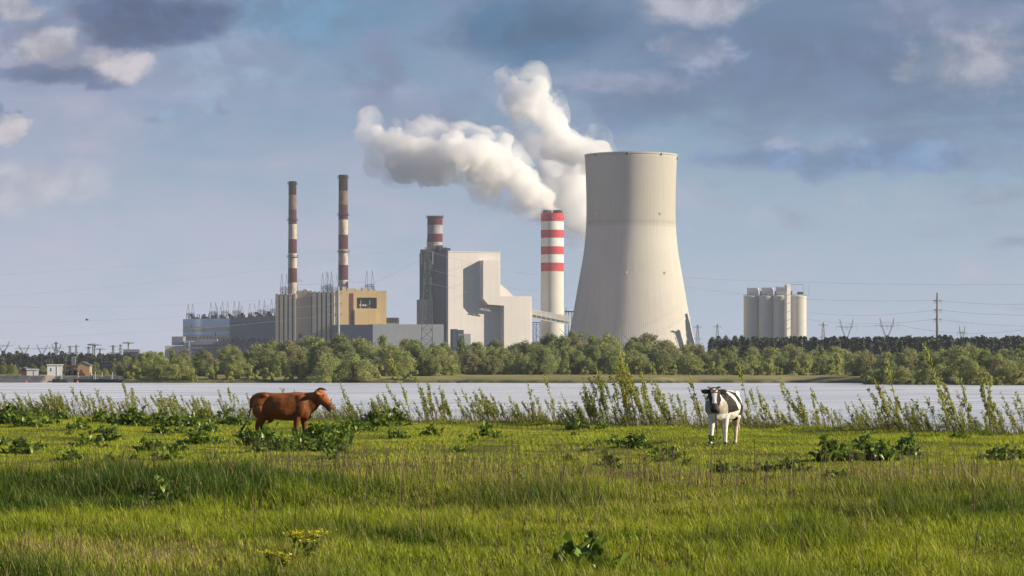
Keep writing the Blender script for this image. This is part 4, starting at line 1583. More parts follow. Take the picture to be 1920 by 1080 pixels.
# far dark pine woods: one mass each
def wood(name, label, px0, px1, Y0, Y1, top0, top1, n, seed):
    r = np.random.default_rng(seed)
    Vs, Ts = [], []
    for i in range(n):
        Y = r.uniform(Y0, Y1)
        px = r.uniform(px0, px1)
        tp = np.interp(px, [px0, px1], [top0, top1]) + r.normal() * 3.2 + 1.0
        h_ = max(4, PZ(tp, Y) - 2)
        x = PX(px, Y)
        m_ = 130
        zz = r.random(m_) ** .8
        w_ = (1 - zz) ** .7 * h_ * .16 + .3
        a = r.random(m_) * 6.283
        q_ = np.sqrt(r.random(m_))
        pts = np.stack([x + np.cos(a) * q_ * w_, Y + np.sin(a) * q_ * w_, 2 + h_ * (.15 + .85 * zz)], 1)
        nr = r.normal(size=(m_, 3))
        nr /= np.linalg.norm(nr, axis=1, keepdims=True)
        Vs.append(leaf_quads(pts, nr, .5 + Y / 3500, r))
        Ts.append(np.repeat(np.clip(r.random() * .5 + r.random(m_) * .5, 0, 1), 4))
    V_ = np.concatenate(Vs)
    o_ = np_mesh(name, V_, np.full(len(V_) // 4, 4), np.arange(len(V_)), LM['pine'], np.concatenate(Ts))
    tag(o_, label, kind='stuff')


wood('pine_wood', 'dark distant pine wood along the left horizon', -120, 300, 1250, 1450, 668, 668, 420, 21)
wood('pine_wood', 'dark distant pine wood along the horizon from the silos to the right edge', 1330, 2060, 1000, 1250, 637, 634, 620, 22)

# ------------------------------------------------------------------ cows
def loft(mb, st, n=16, power=2.0):
    """st: (centre, side vector*half width, up vector*half height) rings joined in order and capped."""
    b = len(mb.v)
    for c, s, u in st:
        for k in range(n):
            a = 2 * math.pi * k / n
            ca, sa = math.cos(a), math.sin(a)
            e = 2 / power
            mb.v.append(tuple(c + s * (abs(ca) ** e * (1 if ca > 0 else -1)) + u * (abs(sa) ** e * (1 if sa > 0 else -1))))
    m_ = len(st)
    for i in range(m_ - 1):
        for k in range(n):
            mb.f.append((b + i * n + k, b + i * n + (k + 1) % n, b + (i + 1) * n + (k + 1) % n, b + (i + 1) * n + k))
    mb.f.append(tuple(b + k for k in range(n))[::-1])
    mb.f.append(tuple(b + (m_ - 1) * n + k for k in range(n)))
    mb.m = [0] * len(mb.f)


def V(*a): return Vector(a)


def cow_mat(name, fn):
    m = bpy.data.materials.new(name)
    m.use_nodes = True
    t = m.node_tree
    b = t.nodes['Principled BSDF']
    b.inputs['Roughness'].default_value = .65
    b.inputs['Specular IOR Level'].default_value = .25
    a = t.nodes.new('ShaderNodeAttribute')
    a.attribute_name = 'tint'
    p = ncoord(t)
    x, y, z = nsep(t, p)
    n = nnoise(t, nvec(t, x * 1.0, y, z * .5), 38, 4, .65)
    n2 = nnoise(t, p, 5, 4, .6)
    f = n * .5 + n2 * .7 + .42
    mm = t.nodes.new('ShaderNodeMix')
    mm.data_type = 'RGBA'
    mm.blend_type = 'MULTIPLY'
    mm.inputs[0].default_value = 1
    t.links.new(a.outputs['Color'], mm.inputs[6])
    cmb = t.nodes.new('ShaderNodeCombineColor')
    for i in range(3):
        t.links.new(f.s, cmb.inputs[i])
    t.links.new(cmb.outputs[0], mm.inputs[7])
    t.links.new(mm.outputs[2], b.inputs['Base Color'])
    bn = t.nodes.new('ShaderNodeBump')
    bn.inputs['Strength'].default_value = .5
    bn.inputs['Distance'].default_value = .03
    t.links.new((n2 * .8 + n * .3).s, bn.inputs['Height'])
    t.links.new(bn.outputs[0], b.inputs['Normal'])
    return m


def make_cow(loc, rz, label, trunk, neck, poll, hdir, hside, legs, tail, paint, mats, horns, ear_droop, head_k=1.0):
    root = empty('cow', loc, label, 'cow', None, rz)
    mb = MB()
    loft(mb, [(V(x, 0, (zt_ + zb) / 2), V(0, hw, 0), V(0, 0, (zt_ - zb) / 2)) for x, zt_, zb, hw in trunk], 20, 2.15)
    # hip bones, shoulder blades, barrel
    def ball(c, rx, ry, rz_, n=10):
        b = len(mb.v)
        st_ = []
        for i in range(1, n):
            q_ = math.pi * i / n
            st_.append((V(c[0] - rx * math.cos(q_), c[1], c[2]), V(0, ry * math.sin(q_), 0), V(0, 0, rz_ * math.sin(q_))))
        loft(mb, st_, 12)
    for s in (-1, 1):
        ball((.34, s * .20, 1.295), .14, .075, .075)
        ball((.08, s * .12, 1.22), .09, .06, .08)
        ball((1.30, s * .21, 1.02), .19, .10, .31)
        ball((.26, s * .19, .95), .22, .13, .30)
        ball((.85, s * .16, .93), .40, .22, .26)
    ball((.42, 0, .66), .16, .13, .11)
    ball((1.38, 0, .76), .22, .15, .15)
    # neck
    loft(mb, [(V(*c), V(0, w_, 0), V(*u).normalized() * h_) for c, w_, h_, u in neck], 16)
    # legs: hip/shoulder, knee/hock, fetlock, hoof
    for pts, rad in legs:
        P_ = [V(*p) for p in pts]
        mb2 = MB().tube(P_, rad, 10)
        b = len(mb.v)
        mb.v += mb2.v
        mb.f += [tuple(i + b for i in f) for f in mb2.f]
    # head
    hd, hs = V(*hdir).normalized(), V(*hside).normalized()
    hu = hs.cross(hd).normalized()
    if hu.z < 0:
        hu = -hu
    pl = V(*poll)
    hk = head_k
    HS = [(-.05, .075, .07, -.03), (.00, .105, .105, -.035), (.10, .118, .135, -.045), (.20, .105, .135, -.055), (.29, .084, .118, -.05), (.38, .074, .100, -.045), (.45, .086, .102, -.045), (.50, .084, .092, -.05), (.53, .060, .066, -.05)]
    loft(mb, [(pl + hd * d * hk + hu * o * hk, hs * w_ * hk * 1.12, hu * h_ * hk) for d, w_, h_, o in HS], 16, 2.3)
    # ears
    for s in (-1, 1):
        e0 = pl + hd * .05 + hs * s * .09
        ev = (hs * s + V(0, 0, -ear_droop) - hd * .15).normalized()
        fl = hu
        up = ev.cross(fl).normalized()
        loft(mb, [(e0 + ev * d, up * w_, fl * .024) for d, w_ in ((0, .035), (.05, .065), (.12, .08), (.18, .065), (.235, .02))], 10)
    # tail
    mb2 = MB().tube([V(*p) for p, r_ in tail], [r_ for p, r_ in tail], 8)
    b = len(mb.v)
    mb.v += mb2.v
    mb.f += [tuple(i + b for i in f) for f in mb2.f]
    mb.m = [0] * len(mb.f)
    tmp = mb.build('body', mats['coat'])
    md = tmp.modifiers.new('r', 'REMESH')
    md.mode = 'VOXEL'
    md.voxel_size = .016
    md2 = tmp.modifiers.new('s', 'SMOOTH')
    md2.iterations = 7
    md2.factor = .5
    dg = bpy.context.evaluated_depsgraph_get()
    me = bpy.data.meshes.new_from_object(tmp.evaluated_get(dg))
    old = tmp.data
    tmp.modifiers.clear()
    tmp.data = me
    bpy.data.meshes.remove(old)
    me.name = 'body'
    me.polygons.foreach_set('use_smooth', [True] * len(me.polygons))
    n = len(me.vertices)
    co = np.empty(n * 3, np.float32)
    me.vertices.foreach_get('co', co)
    co = co.reshape(-1, 3)
    rel = co - np.array(pl)
    hx, hy, hz = rel @ np.array(hd), rel @ np.array(hs), rel @ np.array(hu)
    c = paint(co, hx, hy, hz)
    a = me.attributes.new('tint', 'FLOAT_COLOR', 'POINT')
    a.data.foreach_set('color', np.concatenate([c, np.ones((n, 1))], 1).astype(np.float32).ravel())
    if not me.materials:
        me.materials.append(mats['coat'])
    tmp.parent = root
    # horns, eyes, nostrils, hooves, tail switch
    for s in (-1, 1):
        pts = [pl + hd * a_ + hs * s * b_ + hu * c_ for a_, b_, c_ in horns]
        MB().tube(pts, [.030, .026, .019, .007], 8).build('horn', mats['horn'], root, smooth=True)
        q_ = MB()
        ec = pl + hd * .17 * hk + hs * s * .098 * hk + hu * .035 * hk
        loft(q_, [(ec + hd * d, hs * w_, hu * w_) for d, w_ in ((-.022, .006), (-.012, .017), (0, .021), (.012, .017), (.022, .006))], 10)
        q_.build('eye', mats['eye'], root, smooth=True)
        q_ = MB()
        ec = pl + hd * .515 * hk + hs * s * .03 * hk + hu * (-.02) * hk
        loft(q_, [(ec + hd * d, hs * w_, hu * w_ * .7) for d, w_ in ((-.016, .004), (0, .016), (.016, .010))], 8)
        q_.build('nostril', mats['eye'], root, smooth=True)
    for pts, rad in legs:
        e = V(*pts[-1])
        MB().lathe([(.062, -.005), (.058, .03), (.048, .075)], 12, c=(e.x + .01, e.y)).build('hoof', mats['horn'], root)
    q_ = MB()
    t0, t1 = V(*tail[-2][0]), V(*tail[-1][0])
    rn = random.Random(3)
    for k in range(16):
        j = V(rn.uniform(-.02, .02), rn.uniform(-.02, .02), 0)
        q_.tube([t0 + j * .3, t0.lerp(t1, .5) + j * 1.3, t1 + j * 1.6 + V(0, 0, rn.uniform(-.05, .03))], [.012, .012, .003], 5)
    q_.build('tail_switch', mats['switch'], root)
    return root


hn = pmat('dark_horn', (.035, .028, .022), .5, .2, 20)
eye = pmat('dark_eye', (.012, .010, .009), .2, .1, 20, spec=.5)
trunk0 = [(.0, 1.25, .98, .08), (.05, 1.325, .84, .17), (.16, 1.372, .72, .25), (.32, 1.385, .68, .29), (.46, 1.372, .70, .265), (.62, 1.36, .66, .345), (.85, 1.36, .635, .37), (1.05, 1.375, .635, .355), (1.22, 1.39, .65, .315), (1.38, 1.378, .62, .27), (1.50, 1.335, .64, .21), (1.58, 1.27, .74, .13)]
neck0 = [((1.36, 0, 1.08), .20, .31, (-.2, 0, 1)), ((1.52, 0, 1.09), .155, .30, (-.28, 0, 1)), ((1.66, 0, 1.15), .125, .245, (-.35, 0, 1)), ((1.78, 0, 1.22), .11, .185, (-.3, 0, 1)), ((1.87, 0, 1.27), .095, .13, (0, 0, 1))]


def legset(dr=0.0, df=0.0):
    out = []
    for s, d in ((-1, dr), (1, -dr + .10)):
        out.append(([(.22 + d * .2, s * .17, .98), (.30 + d * .5, s * .18, .72), (.14 + d, s * .16, .47), (.17 + d, s * .16, .14), (.21 + d, s * .16, .02)], [.20, .135, .062, .042, .05]))
    for s, d in ((-1, df), (1, df + .17)):
        out.append(([(1.28 + d * .3, s * .16, .98), (1.24 + d * .7, s * .16, .70), (1.21 + d, s * .145, .42), (1.21 + d, s * .145, .13), (1.24 + d, s * .145, .02)], [.15, .10, .062, .042, .05]))
    return out


def n3(co, s):
    return fbm(co[:, 0] * 10 + co[:, 2] * 3.1 + 50, co[:, 1] * 10 + co[:, 2] * 8 + 20, s, 3)


def paint_brown(co, hx, hy, hz):
    c = np.tile(np.array([.180, .057, .012]), (len(co), 1))
    n = n3(co, 2.5)[:, None]
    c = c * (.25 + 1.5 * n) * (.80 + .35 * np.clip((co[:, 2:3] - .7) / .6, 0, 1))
    head = (co[:, 0] > 1.84)[:, None]
    c = np.where(head, c * np.array([1.25, 1.25, 1.2]), c)
    muz = ((hx > .44) & (co[:, 0] > 1.8))[:, None]
    c = np.where(muz, np.array([.13, .055, .028]), c)
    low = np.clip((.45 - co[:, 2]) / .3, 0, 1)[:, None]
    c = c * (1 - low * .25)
    return c


mats = {'coat': cow_mat('brown_coat', 0), 'horn': hn, 'eye': eye, 'switch': pmat('brown_hair', (.06, .028, .015), .8, .2, 10)}
CX, CY = PX(473, 77), 77.0
zc_ = gz(PX(548, 77), 77) - .01
tail0 = [((.03, 0, 1.30), .04), ((-.045, 0, 1.20), .034), ((-.05, 0, .96), .026), ((-.085, .0, .74), .024), ((-.17, 0, .56), .026), ((-.29, 0, .38), .014)]
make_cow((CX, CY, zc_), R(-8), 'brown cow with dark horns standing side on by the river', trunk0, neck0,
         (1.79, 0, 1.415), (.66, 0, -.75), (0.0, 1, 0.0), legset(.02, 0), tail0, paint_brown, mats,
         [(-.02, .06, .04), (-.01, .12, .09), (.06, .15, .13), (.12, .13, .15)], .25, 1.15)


def paint_pied(co, hx, hy, hz):
    W_, K_ = np.array([.74, .70, .64]), np.array([.018, .016, .015])
    x, y, z = co[:, 0], co[:, 1], co[:, 2]
    n = (n3(co, 4.5) - .5) * .42
    n1 = (n3(co + 3, 1.4) - .5) * .12
    c = np.tile(W_, (len(co), 1))
    # flank patches, slanting forward towards the top
    xs_ = x - (z - 1.0) * .55 + n + n1
    black = np.zeros(len(co), bool)
    black |= (xs_ > 1.08) & (xs_ < 1.60) & (z > .82 + n * .6) & (x < 1.44 + n * .4 + (z - 1.0) * .25)
    black |= (xs_ > .30) & (xs_ < .88) & (z > .78 + n * 1.5) & (z < 1.345 + n * .4)
    black |= (x < .10 + n) & (z > 1.05) & (z < 1.25)
    black |= (x > 1.42) & (z > 1.19 + n * .35) & (hx < .0)
    # right side of the animal: one more patch
    head = (hx > -.04) & (x > 1.66)
    face = head & (np.abs(hy + .01) < .056 + .034 * np.clip(1 - hx / .3, 0, 1) + n1 * .2) & (hz > -.06) & (hx < .42) & (hx > .01)
    black = np.where(head, ~face, black)
    c[black] = K_
    ear = (np.abs(hy) > .125) & (x > 1.6) & (hx < .2)
    c[ear] = K_
    muz = head & (hx > .44)
    c[muz] = np.array([.045, .035, .033])
    chin = head & (hx > .40) & (hz < -.09)
    c[chin] = np.array([.35, .30, .26])
    neck_low = (x > 1.40) & (z < 1.12) & (z > .80) & ~head & ~black
    c[neck_low] = np.array([.44, .38, .32]) * (1 + n[neck_low][:, None] * 3)
    dirt = (z < .70) & (x < .6)
    c[dirt] = c[dirt] * np.array([.82, .70, .56])
    knee = (z < .62) & (z > .50) & (np.abs(n) > .16) & (x > 1.0)
    c[knee] = K_ * 3
    return np.clip(c, .005, .9)


mats = {'coat': cow_mat('pied_coat', 0), 'horn': pmat('grey_horn', (.16, .15, .14), .5, .2, 20), 'eye': eye, 'switch': pmat('pale_hair', (.42, .36, .28), .8, .2, 10)}
th = 20
hx_, hy_ = 5.02, 72.6
yaw = R(22)
hz_ = gz(PX(1358, 72.6), 72.6) - .01
rz = R(-(90 + th))
dirn = V(math.cos(rz), math.sin(rz), 0)
# place so that the front feet land near pixel column 1358
base = V(PX(1353, 72.6), 72.6, hz_) - dirn * 1.0
neckp = [((1.36, 0, 1.06), .23, .31, (-.2, 0, 1)), ((1.50, 0, 1.07), .19, .29, (-.2, 0, 1)), ((1.62, .01, 1.12), .155, .235, (-.1, 0, 1)), ((1.72, .02, 1.19), .135, .18, (0, 0, 1)), ((1.80, .03, 1.24), .11, .14, (.2, 0, 1))]
wide = [(x, zt_, zb - (.04 if .4 < x < 1.1 else 0), hw * (1.20 if .4 < x < 1.2 else 1.10)) for x, zt_, zb, hw in trunk0]
tailp = [((.02, 0, 1.29), .035), ((-.05, .02, 1.16), .03), ((-.05, .06, .95), .022), ((-.04, .10, .72), .018), ((-.02, .14, .55), .018), ((.0, .16, .36), .010)]
legs = legset(.0, .0)
legs[2] = ([(1.30, -.16, .98), (1.31, -.16, .70), (1.36, -.15, .42), (1.42, -.15, .13), (1.47, -.15, .02)], legs[2][1])
legs[3] = ([(1.28, .16, .98), (1.22, .16, .70), (1.19, .15, .42), (1.17, .15, .13), (1.19, .15, .02)], legs[3][1])
hd = V(math.cos(yaw) * .50, math.sin(yaw) * .50, -.865)
hs = V(-math.sin(yaw), math.cos(yaw), 0)
make_cow(base, rz, 'black and white cow walking toward the viewer with a roped forehead', wide, neckp,
         (1.80, .03, 1.40), tuple(hd), tuple(hs), legs, tailp, paint_pied, mats,
         [(-.03, .07, .03), (-.05, .12, .04), (-.03, .155, .07), (.02, .15, .10)], .12, 1.14)
# halter rope round the horns and the lead hanging to the grass
M_ = Matrix.Translation(base) @ Matrix.Rotation(rz, 4, 'Z')
pl = V(1.80, .03, 1.40)
hu = hs.cross(hd.normalized())
hu = hu if hu.z > 0 else -hu
hdn = hd.normalized()
fp = lambda a, b, c: M_ @ (pl + hdn * a + hs * b + hu * c)
q = MB()
q.tube([fp(-.02, -.10, .06), fp(.06, -.04, .115), fp(.10, .0, .12), fp(.06, .05, .115), fp(-.02, .10, .06)], [.009] * 5, 6)
q.tube([fp(.02, -.09, .09), fp(.14, .0, .12), fp(.02, .09, .09)], [.009] * 3, 6)
q.tube([fp(.16, -.115, -.02), fp(.13, -.06, .11), fp(.13, .06, .11), fp(.16, .115, -.02)], [.008] * 4, 6)
o = q.build('halter_rope', pmat('rope', (.16, .10, .07), .9, .2, 30))
tag(o, 'thin rope tied across the forehead of the black and white cow', 'rope')
q = MB()
p0 = fp(.35, .02, -.17)
p1 = Vector((p0.x + .03, p0.y - .05, gz(p0.x + .03, p0.y - .05) + .02))
q.tube([p0, p0.lerp(p1, .35) + V(.02, 0, -.03), p0.lerp(p1, .7) + V(.03, 0, -.02), p1, p1 + V(.25, -.3, .0)], [.012] * 5, 6)
o = q.build('lead_chain', pmat('chain', (.05, .045, .04), .6, .2, 30))
tag(o, 'thin dark tether hanging from the head of the black and white cow', 'tether')

# ------------------------------------------------------------------ willow shoots along the bank edge
LW = leafmat('shoot_leaves', (.330, .380, .085), .35, .5, .5)
STEM = pmat('shoot_bark', (.16, .12, .065), .8, .25, 8)


def shoot_proto(seed, stems, spread, dense):
    """A clump of upright stems, 1 m tall, leaning left with the wind; narrow leaves held close to the stems."""
    r = np.random.default_rng(seed)
    mb = MB()
    Vs, Ts = [], []
    for k in range(stems):
        h = 1.0 if k == 0 else r.uniform(.45, .95)
        bx, by = (0, 0) if k == 0 else (r.normal() * spread, r.normal() * spread)
        lean = r.uniform(-.60, .06) if k else -.28
        n = 9
        pts = []
        for i in range(n):
            u = i / (n - 1)
            pts.append(Vector((bx + lean * h * u ** 1.5 + math.sin(u * 5 + k) * .012, by + r.normal() * .008, h * u)))
        mb.tube([tuple(p) for p in pts], [(.011 * (1 - .8 * i / (n - 1)) + .0015) for i in range(n)], 4)
        axes = [(pts, .25 if r.random() < .6 else .5, h)]
        for j in range(r.integers(2, 6)):                       # side twigs, close to the stem
            i0 = r.integers(2, 7)
            s0 = pts[i0]
            L = h * r.uniform(.12, .26)
            a = r.uniform(0, 6.28)
            tp = [s0 + Vector((math.cos(a) * .35 * L * q - .18 * L * q, math.sin(a) * .35 * L * q, L * q * .9)) for q in (0, .33, .66, 1)]
            mb.tube([tuple(p) for p in tp], [.005, .004, .003, .002], 3)
            axes.append((tp, .0, L * 2.2))
        for ax, start, w_ in axes:
            A = np.array([tuple(p) for p in ax])
            m_ = int(dense * w_ * 46)
            u = start + (1.02 - start) * r.random(m_) ** .8
            f = np.clip(u, 0, .999) * (len(A) - 1)
            i0 = f.astype(int)
            P_ = A[i0] + (A[i0 + 1] - A[i0]) * (f - i0)[:, None]
            d = A[i0 + 1] - A[i0]
            d /= np.linalg.norm(d, axis=1, keepdims=True)
            o_ = r.normal(size=(m_, 3))
            o_ -= (o_ * d).sum(1, keepdims=True) * d
            o_ /= np.linalg.norm(o_, axis=1, keepdims=True)
            ln = (.045 + .045 * r.random((m_, 1)))
            ldir = d * .6 + o_ * .95 + np.array([-.15, 0, 0])
            ldir /= np.linalg.norm(ldir, axis=1, keepdims=True)
            sd = np.cross(ldir, r.normal(size=(m_, 3)))
            sd /= np.linalg.norm(sd, axis=1, keepdims=True)
            wd = ln * .24
            b0 = P_ + o_ * .006
            Vs.append(np.stack([b0, b0 + ldir * ln * .45 + sd * wd, b0 + ldir * ln, b0 + ldir * ln * .45 - sd * wd], 1).reshape(-1, 3))
            Ts.append(np.repeat(r.random(m_), 4))
    V_ = np.concatenate(Vs)
    return mb, np_mesh('foliage', V_, np.full(len(V_) // 4, 4), np.arange(len(V_)), LW, np.concatenate(Ts), link=False)


SP = [shoot_proto(900 + i, [1, 2, 2, 3, 3, 2, 4, 2][i], [.0, .06, .10, .12, .16, .14, .2, .12][i], [1.5, 1.4, 1.3, 1.2, 1.15, 1.5, 1.1, .8][i]) for i in range(8)]
SFIRST = {}
SSEC = [(330, 'left of the brown cow'), (470, 'just behind the brown cow tail'), (640, 'behind the brown cow'), (900, 'right of the brown cow'), (1060, 'in the middle of the bank'), (1280, 'left of the black and white cow'), (1430, 'behind the black and white cow'), (1650, 'right of the black and white cow'), (9999, 'at the right end of the bank')]
ssec = lambda p: next(b_ for a, b_ in SSEC if p < a)


def shoot(px, py_top, var, dy=0.0, label=None, lean=1.0):
    """A clump whose tip reaches the photo's pixel (px, py_top)."""
    Y = float(edge_y(np.array([PX(px, 95)]))[0]) - 1.2 + dy
    Y = float(edge_y(np.array([PX(px, Y)]))[0]) - 1.2 + dy
    x = PX(px, Y)
    z = gz(x, Y)
    h = max(.35, PZ(py_top, Y) - z)
    bx = x + .34 * h * lean
    z = gz(bx, Y) - .02
    h = PZ(py_top, Y) - z
    if var not in SFIRST:
        root = empty('willow_shoot', (0, 0, 0))
        SP[var][0].build('stems', STEM, root)
        o_ = bpy.data.objects.new('foliage', SP[var][1])
        col.objects.link(o_)
        o_.parent = root
        SFIRST[var] = root
    else:
        root = copy_tree(SFIRST[var])
    root.location = (bx, Y, z)
    k = max(.72, min(1.15, h * .75))
    k = .5 + .32 * h
    root.scale = (k, k, h)
    root.rotation_euler = (0, rr.uniform(-.22, .06), rr.uniform(-.6, .6))
    size = 'tall' if h > 1.35 else ('mid height' if h > .85 else 'low')
    tag(root, label or f'{size} leafy willow shoots on the bank edge {ssec(px)}', 'willow shoots', None if label else f'{size} willow shoots on the bank edge {ssec(px)}')


TIPS = [(5, 756), (30, 733), (47, 733), (74, 741), (91, 727), (107, 737), (118, 748), (132, 723), (153, 733), (161, 740), (172, 729), (187, 742), (200, 743), (222, 718), (237, 729), (257, 745), (285, 737), (300, 729), (312, 740), (322, 733), (336, 742), (352, 748), (380, 744), (390, 752), (406, 732), (417, 729), (438, 744), (457, 739), (470, 752),
        (528, 724), (545, 730), (604, 738), (633, 719), (645, 736), (655, 752), (700, 742), (716, 734), (728, 719), (738, 737), (755, 748), (772, 718), (784, 712), (793, 732), (812, 726), (822, 735), (836, 748), (851, 728), (869, 726), (886, 732), (900, 724), (908, 736), (921, 735), (935, 752), (950, 745), (965, 750), (974, 720), (985, 750), (999, 742), (1011, 704), (1024, 748), (1057, 762), (1075, 752),
        (1088, 722), (1098, 730), (1108, 704), (1128, 716), (1185, 718), (1200, 724), (1217, 704), (1230, 712), (1245, 738), (1262, 742), (1281, 702), (1290, 726), (1315, 728), (1398, 732), (1412, 726), (1428, 740), (1442, 745), (1456, 721), (1468, 702), (1482, 726), (1498, 742), (1512, 739), (1523, 723), (1538, 756), (1551, 763), (1583, 753), (1602, 751), (1612, 738), (1628, 744), (1641, 704), (1660, 721), (1678, 746), (1699, 755), (1718, 744), (1735, 742), (1748, 716), (1767, 702), (1785, 732), (1800, 744), (1824, 702), (1833, 730), (1846, 753), (1868, 758), (1878, 733), (1895, 745), (1910, 733), (1919, 752)]
for i, (px, py) in enumerate(TIPS):
    shoot(px, py, rr.choice([0, 1, 2, 3, 4, 5, 6]), rr.uniform(-1.2, .8))
for px, py, v, dy, lb in ((1118, 641, 1, -.3, 'tallest willow clump on the bank, its tip high against the far trees'), (1130, 657, 7, 0, 'second tallest willow clump, beside the tallest one'), (1160, 672, 2, .2, 'tall bushy willow clump right of the tallest one'), (1146, 668, 3, -.5, 'dense willow clump within the tallest group'), (1137, 690, 4, .5, 'lower dense willow clump at the front of the tallest group'), (1172, 705, 2, 0, 'leafy willow clump at the right side of the tallest group'),
                          (1104, 688, 3, .1, 'leafy willow clump at the left side of the tallest group'), (1152, 684, 5, .3, 'leaning willow clump in the middle of the tallest group'), (1186, 694, 2, .1, 'thin willow clump just right of the tallest group'),
                          (706, 664, 0, .4, 'single long thin shoot leaning far left, right of the brown cow'), (1059, 703, 7, .3, 'thin shoot leaning left before the tallest willow clump'), (1050, 733, 7, 0, 'nearly bare twig in the middle of the bank'), (1366, 683, 0, 1, 'single thin shoot rising behind the back of the black and white cow'),
                          (1618, 674, 0, .1, 'long thin shoot leaning left, right of the two rounded bushes'), (1727, 645, 0, .2, 'longest thin shoot at the right, reaching the pine wood'), (1815, 685, 1, .2, 'tall pair of shoots near the right end of the bank'), (1787, 711, 1, .2, 'tall shoot next to the pair near the right end')):
    shoot(px, py, v, dy, lb, 1.6 if 'lean' in lb else 1.0)
for i in range(210):                                             # low growth filling the bank edge between the tall clumps
    px = rr.uniform(-60, 1990)
    if 1300 < px < 1345 or 480 < px < 600:
        continue
    base_py = np.interp(px, [0, 640, 960, 1300, 1920], [778, 789, 794, 803, 817])
    shoot(px, base_py - rr.uniform(16, 46), rr.choice([2, 3, 4, 5, 6]), rr.uniform(-1.5, 1.2))

# ------------------------------------------------------------------ broad-leaved weeds (docks)
DOCK = leafmat('dock_leaves', (.140, .225, .034), .6, .30, .38, spec=.45)


def dock_mesh(seed, n, big=1.0):
    r = np.random.default_rng(seed)
    Vs, idx, sz, Ts = [], [], [], []
    for k in range(n):
        a = r.uniform(0, 6.283)
        el_ = r.uniform(.35, 1.5)
        L = r.uniform(.12, .27) * big
        wd = L * r.uniform(.17, .30)
        bx, by = r.normal() * (.15 if n > 45 else .05), r.normal() * (.15 if n > 45 else .05)
        bz = max(0., r.uniform(-.05, .30) - math.hypot(bx, by) * .6) * big
        out = np.array([math.cos(a), math.sin(a), 0])
        side = np.array([-math.sin(a), math.cos(a), 0]) + np.array([0, 0, r.normal() * .3])
        p = np.array([bx, by, bz])
        b = len(Vs)
        m_ = 5
        e = el_
        for i in range(m_):
            u = i / (m_ - 1)
            w_ = wd * [.10, .8, 1.0, .75, .04][i]
            up = np.array([0, 0, 1]) * math.cos(e) - out * math.sin(e)
            wav = r.normal() * .012
            Vs += [p + side * w_ + up * (w_ * .35 + wav), p, p - side * w_ + up * (w_ * .35 - wav)]
            p = p + (out * math.cos(e) + np.array([0, 0, 1]) * math.sin(e)) * L / (m_ - 1)
            e -= r.uniform(.15, .5)
        for i in range(m_ - 1):
            for j in range(2):
                idx += [b + i * 3 + j, b + i * 3 + j + 1, b + i * 3 + 4 + j, b + i * 3 + 3 + j]
                sz.append(4)
        Ts += [r.random()] * (m_ * 3)
    return np_mesh('leaves', np.array(Vs), np.array(sz), np.array(idx), DOCK, np.array(Ts), link=False)


DM = [dock_mesh(700 + i, [80, 110, 60, 140, 34, 90][i]) for i in range(6)]


def dock(px, py, wpx, label, group=None, var=None, tall=1.0, big=False):
    """A weed clump whose foot stands at photo row py."""
    Y = 70.0
    for _ in range(25):
        zz = gz(PX(px, Y), Y)
        Y = Y + ((ZC - zz) * F / max(20, (py - HY)) - Y) * .5
    Y = min(Y, float(edge_y(np.array([PX(px, Y)]))[0]) + .3)
    x = PX(px, Y)
    o_ = bpy.data.objects.new('dock_plant', DM[var if var is not None else rr.choice([0, 1, 2, 3, 5])])
    col.objects.link(o_)
    o_.location = (x, Y, gz(x, Y) - .02)
    s = wpx / F * Y / .72
    o_.scale = (s, s, min(s, 1.35) *  1.2 * tall)
    o_.rotation_euler = (rr.uniform(-.08, .08), rr.uniform(-.08, .08), rr.uniform(0, 6.28))
    tag(o_, label, 'dock plant', group)


DL = [  # left patch
    (53, 802, 62), (22, 795, 60), (82, 797, 50), (113, 788, 42), (150, 808, 46), (186, 792, 44), (215, 797, 44), (240, 800, 48), (268, 801, 60), (300, 797, 50), (330, 800, 62), (362, 801, 50), (338, 815, 36), (394, 812, 48), (426, 797, 64), (452, 800, 44), (373, 836, 56), (208, 826, 50), (162, 840, 56), (300, 812, 34),
    (109, 855, 24), (42, 850, 56), (7, 838, 36), (137, 862, 38), (208, 868, 36), (317, 865, 58), (274, 850, 52), (296, 838, 30), (75, 842, 30), (190, 812, 30), (128, 818, 24), (20, 780, 40), (70, 780, 44), (250, 784, 40), (380, 786, 40), (438, 786, 40), (420, 836, 30), (404, 862, 26), (345, 846, 30), (250, 862, 26)]
for px, py, wp in DL:
    row = 'along the bank' if py < 792 else ('in the dense patch' if py < 822 else 'scattered in the grass')
    dock(px, py, wp, f'broad leaved dock clump {row} left of the brown cow', f'dock clumps {row} left of the brown cow')
for px, py, wp, tl in ((500, 843, 66, 1.1), (478, 838, 50, 1), (530, 846, 50, .95), (549, 846, 44, .9), (570, 843, 52, 1), (598, 842, 70, 1.1), (622, 834, 60, 1.1), (640, 822, 50, 1.1), (612, 846, 46, .9), (582, 846, 44, .9), (515, 838, 50, 1.1), (462, 824, 40, .9), (560, 838, 50, 1), (655, 812, 40, 1), (488, 850, 40, .7), (540, 852, 36, .7)):
    dock(px, py, wp, 'broad leaved dock clump hiding the legs of the brown cow', 'dock clumps around the legs of the brown cow', tall=tl * 1.2)
for px, py, wp in ((721, 800, 72), (700, 792, 44), (742, 792, 44), (661, 808, 46), (745, 822, 40), (809, 818, 42), (865, 822, 16), (886, 828, 26), (911, 818, 44), (862, 850, 30), (872, 873, 26), (619, 862, 38), (640, 850, 30), (690, 808, 30), (930, 822, 26)):
    dock(px, py, wp, 'broad leaved dock clump in the grass right of the brown cow', 'dock clumps in the grass right of the brown cow')
